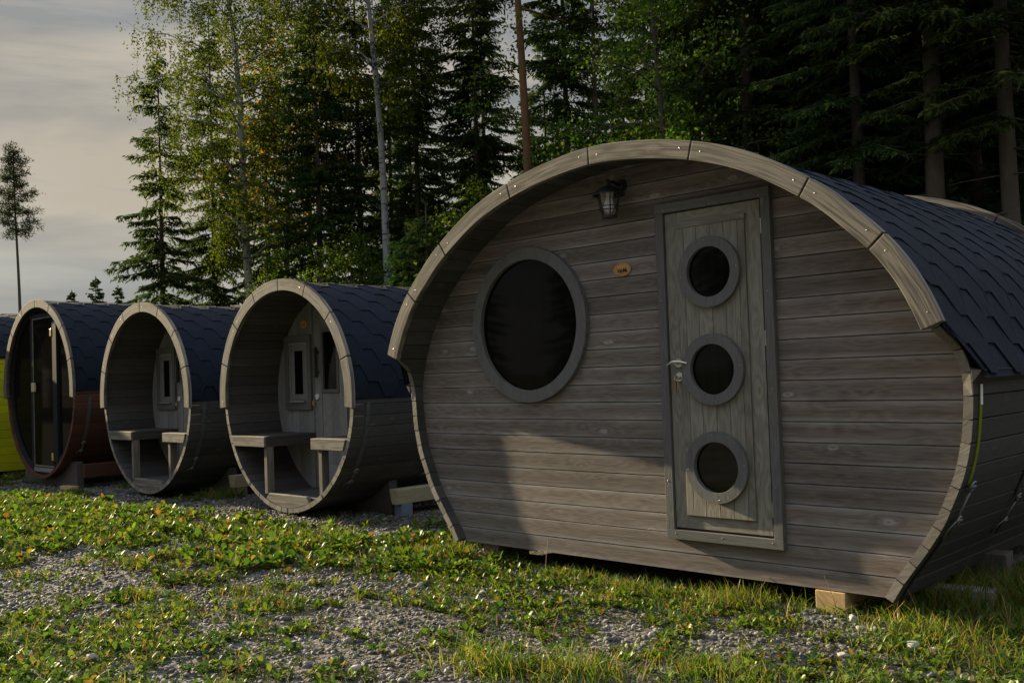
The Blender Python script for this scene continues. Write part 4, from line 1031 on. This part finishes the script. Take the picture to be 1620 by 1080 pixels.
# taller clumps where the photo shows them: by the oval cabin's sill, the bright patch below the plaque barrel, beside the beams, lower middle and far right
CL = [(-2.42, 4.46, .05, 34, .11), (-2.22, 4.47, .05, 30, .13), (-4.62, 4.55, .06, 30, .12), (-6.3, 4.3, .35, 900, .13), (-6.9, 4.15, .35, 700, .12), (-5.15, 4.35, .18, 350, .15), (-4.95, 4.55, .12, 260, .17), (-2.75, 4.45, .22, 520, .15), (-1.95, 4.62, .14, 260, .14), (-3.35, 4.45, .25, 420, .10), (-3.9, 4.45, .25, 320, .09), (-2.6, 3.02, .22, 420, .16), (-2.95, 2.85, .2, 360, .15), (-2.2, 3.35, .25, 420, .12),
      (-9.6, 5.35, .22, 300, .20), (-1.9, 4.95, .25, 520, .22), (-1.6, 5.2, .35, 700, .24), (-1.45, 4.7, .25, 420, .14), (-1.75, 4.4, .3, 520, .12), (-1.5, 4.15, .3, 420, .10), (-5.6, 2.6, .2, 200, .11), (-4.9, 2.9, .2, 160, .09), (-11.9, 5.5, .3, 160, .18), (-2.05, 5.35, .25, 420, .20), (-1.8, 5.7, .3, 420, .22)]
for cx, cy, rr, n, hh in CL:
    X_ = rng.normal(cx, rr * .6, n); Y_ = rng.normal(cy, rr * .35, n); parts_.append((X_, Y_, hh * rng.uniform(.35, 1.0, n), rng.uniform(.0028, .006, n), 0.75))
VV, FF, base = [], [], 0
for X_, Y_, h, wd, ln in parts_:
    V_, F_ = blades(X_, Y_, h, wd, rng.uniform(0.1, 1.0, len(X_)) * ln * 1.5); VV.append(V_); FF.append(F_ + base); base += len(V_)
me = np_mesh('grass', np.concatenate(VV), np.concatenate(FF), M['grass'])
tag(link('grass', me), 'loose green and yellowing grass growing through the gravel', 'grass', kind='stuff')

# --- broad-leaved weeds: rosettes and creeping mats
def leaves(x, y, z, ln, wd, az, el, curl=0.5):
    """a folded, pointed leaf of six corners; az/el give its direction"""
    n = len(x); dx, dy, dz = np.cos(az) * np.cos(el), np.sin(az) * np.cos(el), np.sin(el)
    sx, sy = -np.sin(az), np.cos(az)
    pts = []
    for t, w_, dr in ((0, 0.12, 0), (0.38, 0.5, 0.02), (0.75, 0.40, 0.10), (1.0, 0.02, 0.22)):
        cx, cy, cz = x + dx * ln * t, y + dy * ln * t, z + dz * ln * t - curl * dr * ln
        for s_ in (-1, 0, 1) if 0 < t < 1 else (0,):
            pts.append(np.stack([cx + s_ * sx * wd * w_, cy + s_ * sy * wd * w_, cz + abs(s_) * wd * 0.16], -1))
    V = np.stack(pts, 1)                       # 0 base | 1,2,3 | 4,5,6 | 7 tip
    f = np.array([[0, 2, 1], [0, 3, 2], [1, 2, 4], [2, 5, 4], [2, 3, 5], [3, 6, 5], [4, 5, 7], [5, 6, 7]])
    return V.reshape(-1, 3), (f[None] + (np.arange(n) * 8)[:, None, None]).reshape(-1, 3)
def rosettes(n, x0, x1, y0, y1, thr, per, lr, hz, pw=1.0, dmin=0, dmax=99):
    x, y = sample(n, x0, x1, y0, y1); g = growth(x, y); dd = np.hypot(x, y)
    k = in_view(x, y) & ~inside_cabin(x, y) & (dd > dmin) & (dd < dmax) & (rng.uniform(size=n) < np.clip((g - thr) / (1 - thr), 0, 1) ** pw); x, y = x[k], y[k]
    m_ = len(x); X_ = np.repeat(x, per); Y_ = np.repeat(y, per); sz = np.repeat(rng.uniform(lr[0], lr[1], m_), per) * rng.uniform(.6, 1.1, m_ * per)
    az = rng.uniform(0, 2 * PI, m_ * per); el = rng.uniform(0.05, 1.15, m_ * per)
    off = rng.uniform(0, 0.5, m_ * per) * sz
    return X_ + np.cos(az) * off, Y_ + np.sin(az) * off, ground_z(X_, Y_) + rng.uniform(0, hz, m_ * per), sz, sz * rng.uniform(.35, .7, m_ * per), az, el
VV, FF, MI, base = [], [], [], 0
for args, mi in ((rosettes(18050, -7.0, 0.8, 0.4, 6.4, .32, 9, (.020, .048), .02, 1.0, 0, 6.5), 0), (rosettes(32300, -7.0, 0.8, 0.4, 6.4, .05, 12, (.008, .020), .012, .8, 0, 6.5), 1),
                 (rosettes(13860, -16, -4.5, 0.8, 5.6, .42, 10, (.035, .085), .05, 1.0, 6.2), 0), (rosettes(18480, -16, -4.5, 0.8, 5.6, .10, 10, (.016, .034), .02, .9, 6.2), 1),
                 (rosettes(714, -7.5, 0.8, 0.4, 6.2, .40, 9, (.04, .06), .02, 1.0), 0)):
    V_, F_ = leaves(*args); VV.append(V_); FF.append(F_ + base); base += len(V_); MI.append(np.full(len(F_), mi))
me = np_mesh('weeds', np.concatenate(VV), np.concatenate(FF), [M['weed'], M['weed_low']], np.concatenate(MI))
tag(link('weeds', me), 'low broad leaved weeds turning yellow and red among the gravel', 'weeds', kind='stuff')

# --- dry stalks standing in the grass
mb = MB()
for k in range(46):
    x, y = [(-2.2, 4.9), (-3.1, 4.35), (-5.0, 3.0), (-3.3, 2.9), (-1.6, 4.8)][k % 5]; x += rng.normal(0, .45); y += rng.normal(0, .2); hh = rng.uniform(.07, .24)
    if inside_cabin(np.array([x]), np.array([y]))[0]: continue
    z = float(ground_z(np.array([x]), np.array([y]))[0]); lx, ly = rng.normal(0, .06, 2)
    mb.tube([(x, y, z - .01), (x + lx * .4, y + ly * .4, z + hh * .55), (x + lx, y + ly, z + hh)], [.0022, .0018, .0012], 5, cap=False)
tag(mb.build('dry_stalks', plain('dry_stalk', (0.24, 0.15, 0.07), 0.8)), 'thin dry brown stalks standing in the grass', 'stalks', kind='stuff')

# ================================================================== TREES
class TB:
    """trunk/limb tubes and leaf rhombs of one tree"""
    def __init__(s, seed): s.r = np.random.RandomState(seed); s.mb = MB(); s.L = []
    def limb(s, pts, radii, n=6): s.mb.tube(pts, radii, n, cap=False)
    def leaf(s, p, dirv, ln, wd, side=None): s.L.append((p, dirv, ln, wd))
    def leaf_mesh(s, name, mat, droop=0.0):
        P = np.array([l[0] for l in s.L]); D = np.array([l[1] for l in s.L]); ln = np.array([l[2] for l in s.L]); wd = np.array([l[3] for l in s.L])
        D /= np.linalg.norm(D, axis=1)[:, None] + 1e-9
        R = s.r.normal(size=D.shape); S = np.cross(D, R); S /= np.linalg.norm(S, axis=1)[:, None] + 1e-9
        a = P; b = P + D * (ln * .45)[:, None] + S * (wd * .5)[:, None]; c = P + D * ln[:, None]; e = P + D * (ln * .45)[:, None] - S * (wd * .5)[:, None]
        V = np.stack([a, b, c, e], 1).reshape(-1, 3); F = (np.arange(len(P)) * 4)[:, None] + np.arange(4)[None]
        return np_mesh(name, V, F, mat)

def spruce_mesh(seed, h, base, lmax, r0_, whorl=0.34, dead=True, mat='spruce', dens=1.0, needle=1.0):
    t = TB(seed); R = t.r
    bend = R.normal(0, 0.10, 2)
    ax = lambda z: np.array([bend[0] * math.sin(z / h * 2.2), bend[1] * math.sin(z / h * 2.6), z])
    zs = [0, .3, 1, 2.5, h * .3, h * .5, h * .75, h]; t.mb.tube([ax(z) for z in zs], [r0_ * 1.35, r0_ * 1.1, r0_, r0_ * .95, r0_ * .78, r0_ * .56, r0_ * .28, 0.015], 12, cap=False)
    trunk = t.mb; t.mb = MB()
    z = 0.9
    while z < h - 0.3:
        f = max(0.0, (z - base) / (h - base))
        nb = R.randint(4, 7)
        for k in range(nb):
            az = R.uniform(0, 2 * PI)
            if z < base:
                if not dead or R.uniform() < 0.35: continue
                ln = R.uniform(0.5, lmax * 0.75); a0 = ax(z); dr = R.uniform(-.35, .05)
                pts = [a0, a0 + np.array([math.cos(az), math.sin(az), dr * .5]) * ln * .5, a0 + np.array([math.cos(az), math.sin(az), dr]) * ln]
                t.limb(pts, [.018, .010, .004], 4)
                if R.uniform() < 0.75:                        # ragged remains of needles and lichen on the dead twigs
                    for q in range(int(9 * dens)):
                        u_ = R.uniform(.3, 1); p = pts[0] + (pts[2] - pts[0]) * u_
                        t.leaf(p, np.array([math.cos(az + R.normal(0, .9)), math.sin(az + R.normal(0, .9)), R.uniform(-1.1, .1)]), R.uniform(.12, .36), R.uniform(.02, .05))
                continue
            ln = (lmax * (1 - f) ** 0.75 + 0.22) * R.uniform(.62, 1.08) * min(1.0, 0.62 + (z - base) / 3.0)
            rise = 0.35 * f - 0.18; sag = -0.34 * (1 - 0.55 * f)
            a0 = ax(z + R.uniform(-.12, .12)); cs, sn = math.cos(az), math.sin(az)
            B = lambda u_: a0 + np.array([cs * ln * u_, sn * ln * u_, ln * (rise * u_ + sag * u_ * u_ + 0.16 * u_ ** 4)])
            t.limb([B(0), B(.5), B(1)], [.022 * (1 - f * .6), .012, .004], 4)
            ns = max(5, int(ln / 0.085 * dens))
            for q in range(ns):
                u_ = 0.10 + 0.90 * (q + R.uniform(0, 1)) / ns; p = B(u_)
                tl = (0.15 + 0.46 * (1 - u_) ** .8 * min(1, ln / 1.6)) * R.uniform(.6, 1.25)
                for sd_ in (-1, 1):
                    aa = az + sd_ * R.uniform(.45, 1.1); tw = np.array([math.cos(aa), math.sin(aa), R.uniform(-.65, -.1)])
                    t.leaf(p, tw, tl, R.uniform(.035, .06) * needle)
                    for m_ in range(1 + int(tl / .11)):
                        p2 = p + tw * tl * R.uniform(.15, .95)
                        t.leaf(p2, np.array([math.cos(aa + R.normal(0, .7)), math.sin(aa + R.normal(0, .7)), R.uniform(-1.7, -.1)]), R.uniform(.09, .22), R.uniform(.035, .065) * needle)
                t.leaf(p, np.array([cs + R.normal(0, .4), sn + R.normal(0, .4), R.uniform(-.9, .35)]), R.uniform(.12, .24), R.uniform(.04, .07) * needle)
        z += whorl * R.uniform(.7, 1.3) * (1.0 if z > base else 1.6)
    for k in range(8): t.leaf(ax(h - .25 + k * .03), np.array([R.normal(0, .5), R.normal(0, .5), .8]), .22, .06)
    return trunk, t, t.leaf_mesh('crown', M[mat])

def tree_proto(kind, trunk, t, leafme, tmat):
    """trunk object and crown object (limbs with leaves) as meshes to be shared"""
    me = bpy.data.meshes.new('trunk'); me.from_pydata([tuple(p) for p in trunk.v], [], trunk.f); me.materials.append(tmat); me.polygons.foreach_set('use_smooth', [True] * len(me.polygons)); me.update()
    # join limbs and leaves in one crown mesh
    nl = len(leafme.vertices); V = np.empty(nl * 3, 'f'); leafme.vertices.foreach_get('co', V); V = V.reshape(-1, 3)
    F = np.arange(nl).reshape(-1, 4)
    lv = np.array([tuple(p) for p in t.mb.v]) if t.mb.v else np.zeros((0, 3)); lf = np.array(t.mb.f) if t.mb.f else np.zeros((0, 4), int)
    Va = np.concatenate([V, lv]); Fa = np.concatenate([F, lf + nl]) if len(lf) else F
    mi = np.concatenate([np.zeros(len(F), int), np.ones(len(lf), int)])
    cm = np_mesh('crown', Va, Fa, [leafme.materials[0], tmat], mi)
    return me, cm

def broad_mesh(seed, h, base, rad_, r0_, mat, n_limb=26, leaf=(.07, .13), per=26, clump=.5, weep=0.0, lean=(0, 0), tmul=1.0):
    """birch / maple / aspen: forked limbs, each carrying clumps or hanging sprays of leaves"""
    t = TB(seed); R = t.r
    ax = lambda z: np.array([lean[0] * z + .12 * math.sin(z * .5 + seed), lean[1] * z + .1 * math.sin(z * .43 + seed * 2), z])
    zs = np.linspace(0, h * .96, 12); t.mb.tube([ax(z) for z in zs], [r0_ * (1.25 if i == 0 else 1) * (1 - .93 * (z / h) ** 1.1) + .008 for i, z in enumerate(zs)], 12, cap=False)
    trunk = t.mb; t.mb = MB()
    for k in range(n_limb):
        f = ((k + R.uniform(0, 1)) / n_limb); z = base + (h - base) * f * .97
        az = k * 2.4 + R.uniform(-.5, .5); ln = rad_ * (0.45 + 1.0 * math.sin(min(1, (f * .9 + .12)) * PI) ** .8) * R.uniform(.65, 1.15) * (0.75 if weep else .85)
        up_ = R.uniform(.55, 1.15) if weep else R.uniform(.15, .8)
        a0 = ax(z - ln * up_ * .3); cs, sn = math.cos(az), math.sin(az)
        B = lambda u_: a0 + np.array([cs * ln * u_, sn * ln * u_, ln * (up_ * u_ - (.55 if weep else .25) * u_ * u_)])
        t.limb([B(0), B(.35), B(.7), B(1)], [r0_ * .32 * (1 - f * .6), r0_ * .2 * (1 - f * .6), .018, .006], 5)
        nc = int(5 + 6 * ln / rad_)
        for c_ in range(nc):
            u_ = .22 + .78 * (c_ + R.uniform(0, 1)) / nc; p = B(u_)
            aa = az + R.normal(0, 1.0); sl_ = ln * R.uniform(.12, .4) * (1.1 - .5 * u_)
            e = p + np.array([math.cos(aa) * sl_, math.sin(aa) * sl_, R.uniform(-.1, .5) * sl_]); t.limb([p, e], [.009, .003], 4)
            if weep:
                for w_ in range(5):
                    q0 = p + (e - p) * R.uniform(.2, 1) + R.normal(0, .10, 3); hl = weep * R.uniform(.35, 1.15); sw = R.normal(0, .16, 2)
                    t.limb([q0, q0 + np.array([sw[0] * hl, sw[1] * hl, -hl])], [.004, .002], 3) if False else None
                    for l_ in range(int(per * hl * tmul)):
                        v_ = R.uniform(0, 1); q = q0 + np.array([sw[0] * hl * v_, sw[1] * hl * v_, -hl * v_ + .1]) + R.normal(0, .055, 3)
                        t.leaf(q, np.array([R.normal(0, .7), R.normal(0, .7), -1.0]), R.uniform(*leaf), R.uniform(leaf[0] * .7, leaf[1] * .7))
            else:
                for l_ in range(int(per * tmul)):
                    q = e + R.normal(0, clump * .5, 3) * np.array([1, 1, .7]); t.leaf(q, np.array([R.normal(), R.normal(), R.normal() - .5]), R.uniform(*leaf), R.uniform(leaf[0] * .7, leaf[1] * .75))
    return trunk, t, t.leaf_mesh('crown', M[mat])

def pine_mesh(seed, h, base, rad_, r0_):
    t = TB(seed); R = t.r
    ax = lambda z: np.array([.10 * math.sin(z * .3), .08 * math.sin(z * .23 + 1), z])
    zs = np.linspace(0, h, 12); t.mb.tube([ax(z) for z in zs], [r0_ * (1.2 if i == 0 else 1) * (1 - .82 * (z / h)) + .01 for i, z in enumerate(zs)], 12, cap=False)
    trunk = t.mb; t.mb = MB()
    for k in range(34):
        f = (k + R.uniform(0, 1)) / 34; z = base + (h - base) * f; az = k * 2.4 + R.uniform(-.4, .4)
        ln = rad_ * (.35 + .85 * math.sin(PI * min(1, f * .85 + .16))) * (1.1 - .45 * f) * R.uniform(.55, 1.15); a0 = ax(z); cs, sn = math.cos(az), math.sin(az); up_ = R.uniform(-.35, .15) + .35 * f
        B = lambda u_: a0 + np.array([cs * ln * u_, sn * ln * u_, ln * (up_ * u_ + .12 * u_ * u_)])
        t.limb([B(0), B(.5), B(1)], [.045 * (1 - f * .6), .025, .01], 4)
        for c_ in range(int(4 + 4 * ln / rad_)):
            p = B(R.uniform(.35, 1.05)) + R.normal(0, .16, 3)
            for l_ in range(32): t.leaf(p + R.normal(0, .15, 3) * np.array([1, 1, .6]), np.array([R.normal(), R.normal(), R.normal() + .35]), R.uniform(.16, .3), R.uniform(.03, .06))
    return trunk, t, t.leaf_mesh('crown', M['pine'])

PROTO = {}
def make(key, tup, tmat): PROTO[key] = tree_proto(key, tup[0], tup[1], tup[2], tmat)
make('forest_a', spruce_mesh(1, 22, 5.2, 2.5, .17, .36, True), M['bark'])
make('forest_b', spruce_mesh(2, 20, 3.4, 2.3, .15, .34, True), M['bark'])
make('forest_c', spruce_mesh(3, 24, 7.0, 2.7, .19, .38, True), M['bark'])
make('cone_a', spruce_mesh(4, 14, 1.2, 2.2, .14, .30, False, 'spruce', 1.15), M['bark'])
make('cone_b', spruce_mesh(5, 12.4, 1.2, 2.0, .12, .34, False, 'spruce', 1.15), M['bark'])
make('far', spruce_mesh(15, 13, .6, 2.4, .15, .32, False, 'spruce', .7, 2.6), M['bark'])
make('young', spruce_mesh(6, 6.0, .5, 1.5, .06, .26, False, 'spruce_lit', 1.0), M['bark'])
make('birch_a', broad_mesh(8, 20, 5.6, 3.1, .15, 'birch', 52, (.06, .11), 19, .5, 1.5, (-.045, -.045), 1.0), M['birchbark'])
make('birch_b', broad_mesh(9, 19, 9.6, 2.6, .125, 'birch', 34, (.06, .11), 22, .5, 1.4, (-.028, -.028), 1.0), M['birchbark'])
make('maple', broad_mesh(10, 11, 5.8, 1.7, .12, 'autumn', 26, (.08, .14), 16, .5), M['bark'])
make('aspen', broad_mesh(11, 15, 2.5, 2.5, .12, 'green', 40, (.07, .13), 30, .6), M['bark'])
make('sapling', broad_mesh(12, 6.0, .5, 1.5, .05, 'green', 26, (.06, .12), 30, .45), M['bark'])
make('pine_lone', pine_mesh(13, 16.3, 10.8, 1.12, .125), M['bark'])
make('pine_tall', pine_mesh(14, 21, 10.5, 2.6, .13), M['pinebark'])

def plant(key, name, label, px, dist, s=1.0, rz=None, group=None, cat='tree', dz=0.0):
    v = heading(px) * dist; rt = thing(name, label, cat, (v.x, v.y, dz - .05), group, rng.uniform(0, 6.28) if rz is None else rz)
    rt.scale = (s, s, s)
    tm, cm = PROTO[key]
    link('trunk', tm, rt); link('crown', cm, rt)
    return rt

# named trees, left to right
plant('pine_lone', 'pine_tree', 'lone tall pine with a bare trunk and a tufted top, at the far left', 27, 68, 1.0, 1.0)
plant('far', 'spruce_tree', 'leftmost and smallest of three distant spruces between the pine and the forest', 112, 118, .93, group='small distant spruces on the skyline')
plant('far', 'spruce_tree', 'widest of three distant spruces on the skyline above the barrel roofs', 150, 112, 1.0, group='small distant spruces on the skyline')
plant('far', 'spruce_tree', 'rightmost of three distant spruces, close to the edge of the forest', 186, 115, .95, group='small distant spruces on the skyline')
plant('cone_b', 'spruce_tree', 'pointed open spruce at the left edge of the forest', 254, 37, 1.06, 2.2)
plant('birch_a', 'birch_tree', 'tall weeping birch with yellow green leaves and a leaning white trunk', 412, 33, 1.0, 0.0)
plant('cone_a', 'spruce_tree', 'dark conical spruce beside the orange leaved maple', 505, 31, 1.0, .4)
plant('maple', 'maple_tree', 'shorter maple flecked with orange between the leaning birch and the dark conical spruce', 452, 32, .98, 1.1)
plant('maple', 'maple_tree', 'taller maple flecked with orange, rising behind the dark conical spruce', 490, 35, 1.34, 3.1)
plant('birch_b', 'birch_tree', 'slender birch with a long straight white trunk above the middle of the row', 622, 28, 1.0, 0.0)
plant('pine_tall', 'pine_tree', 'tall pine with a bare reddish trunk behind the top of the oval cabin', 834, 25, 1.0, .7)
plant('aspen', 'aspen_tree', 'bright green leafy tree above the top of the oval cabin', 1050, 23, .92, .6)
plant('aspen', 'aspen_tree', 'green leafy tree with yellowish leaves left of the bright green one', 955, 26, .95, 2.6)
plant('forest_a', 'spruce_tree', 'spruce with a bare grey trunk behind the right half of the oval cabin', 1362, 21, .9, 2.0)
plant('forest_c', 'spruce_tree', 'thick trunked spruce rising behind the far end of the dark roof', 1478, 20.0, 1.0, .3)
plant('forest_b', 'spruce_tree', 'thin dark spruce near the upper right corner', 1550, 22, .9, 3.9)
# edge of the forest, still told apart by what stands below them
EDGE = [('forest_b', 338, 40, .85, 'spruce right of the pointed one, seen through the birch leaves'), ('forest_a', 425, 39, .8, 'thin trunked spruce just right of the leaning birch trunk'),
        ('forest_b', 570, 33, .9, 'dark spruce just left of the straight birch trunk'), ('forest_b', 665, 31, .85, 'spruce right of the straight birch trunk'), ('cone_a', 762, 29, 1.05, 'open spruce against a gap of sky left of the pine trunk'),
        ('forest_b', 905, 28, .9, 'spruce between the pine trunk and the bright green tree'), ('forest_a', 1190, 23, .95, 'dark spruce behind the door of the oval cabin'), ('forest_b', 1275, 24, 1.0, 'dark spruce above the door side of the oval roof'), ('forest_b', 1425, 23, .95, 'dark spruce between the grey trunk and the thick trunk'), ('forest_a', 1605, 20, 1.0, 'dark spruce cut by the right edge of the picture')]
for k_, px, ds, s_, lab in EDGE: plant(k_, 'spruce_tree', lab, px, ds, s_, group='spruces along the forest edge')
# deep forest: nothing tells these apart
kk = 0
for dist, step, x0, x1 in ((29, 62, 1130, 1960), (33, 70, 1090, 1960), (38, 60, 1040, 1640), (44, 120, 640, 1640), (52, 170, 660, 1640)):
    px = x0
    while px < x1:
        key = ('forest_a', 'forest_b', 'forest_c', 'forest_b')[kk % 4]; kk += 1
        plant(key, 'spruce_tree', 'dark spruce deep inside the forest behind the cabins', px + rng.uniform(-18, 18), dist + rng.uniform(-2, 2), rng.uniform(.8, 1.05), group='spruces deep in the forest')
        px += step
# woods on the other side of the yard, which the windows mirror
kk = 0
for adeg in list(range(189, 199, 2)) + list(range(200, 402, 8)):
    for ring_ in ((34, 41) if adeg > 199 else (56, 64)):
        a = rad(adeg + rng.uniform(-3, 3)); key = ('forest_b', 'cone_a', 'forest_a')[kk % 3]; kk += 1
        if ring_ == 41 and kk % 3 == 1: continue
        rt = thing('spruce_tree', 'dark spruce across the yard, behind the viewer, mirrored in the dark windows', 'tree', (-3 + ring_ * math.cos(a) * 1.25, ring_ * math.sin(a), -.05), 'spruces across the yard', rng.uniform(0, 6))
        tm, cm = PROTO[key]; link('trunk', tm, rt); link('crown', cm, rt); rt.scale = (.9,) * 3
# young growth along the edge
YNG = [('sapling', 300, 36, .7), ('young', 232, 40, .8), ('sapling', 350, 35, .6), ('sapling', 455, 30, .85), ('young', 520, 29, .75), ('sapling', 560, 28, .9), ('young', 645, 26, .9), ('sapling', 700, 27, .9), ('young', 675, 25, .95), ('young', 735, 26, .95), ('sapling', 775, 24, 1.0), ('young', 860, 23, .9), ('sapling', 905, 23, 1.0),
       ('sapling', 985, 21, .95), ('sapling', 1075, 20, 1.0), ('young', 1130, 20, .95), ('young', 1230, 20, .9), ('young', 1315, 20, .7), ('young', 1415, 19, .6), ('young', 1530, 20, .7), ('young', 1585, 21, .7)]
for k_, px, ds, s_ in YNG:
    if k_ == 'sapling': plant(k_, 'sapling_tree', 'young green leafy tree in the undergrowth of the forest edge', px, ds, s_, group='leafy saplings at the forest edge')
    else: plant(k_, 'young_spruce', 'young spruce in the undergrowth of the forest edge', px, ds, s_, group='young spruces at the forest edge')
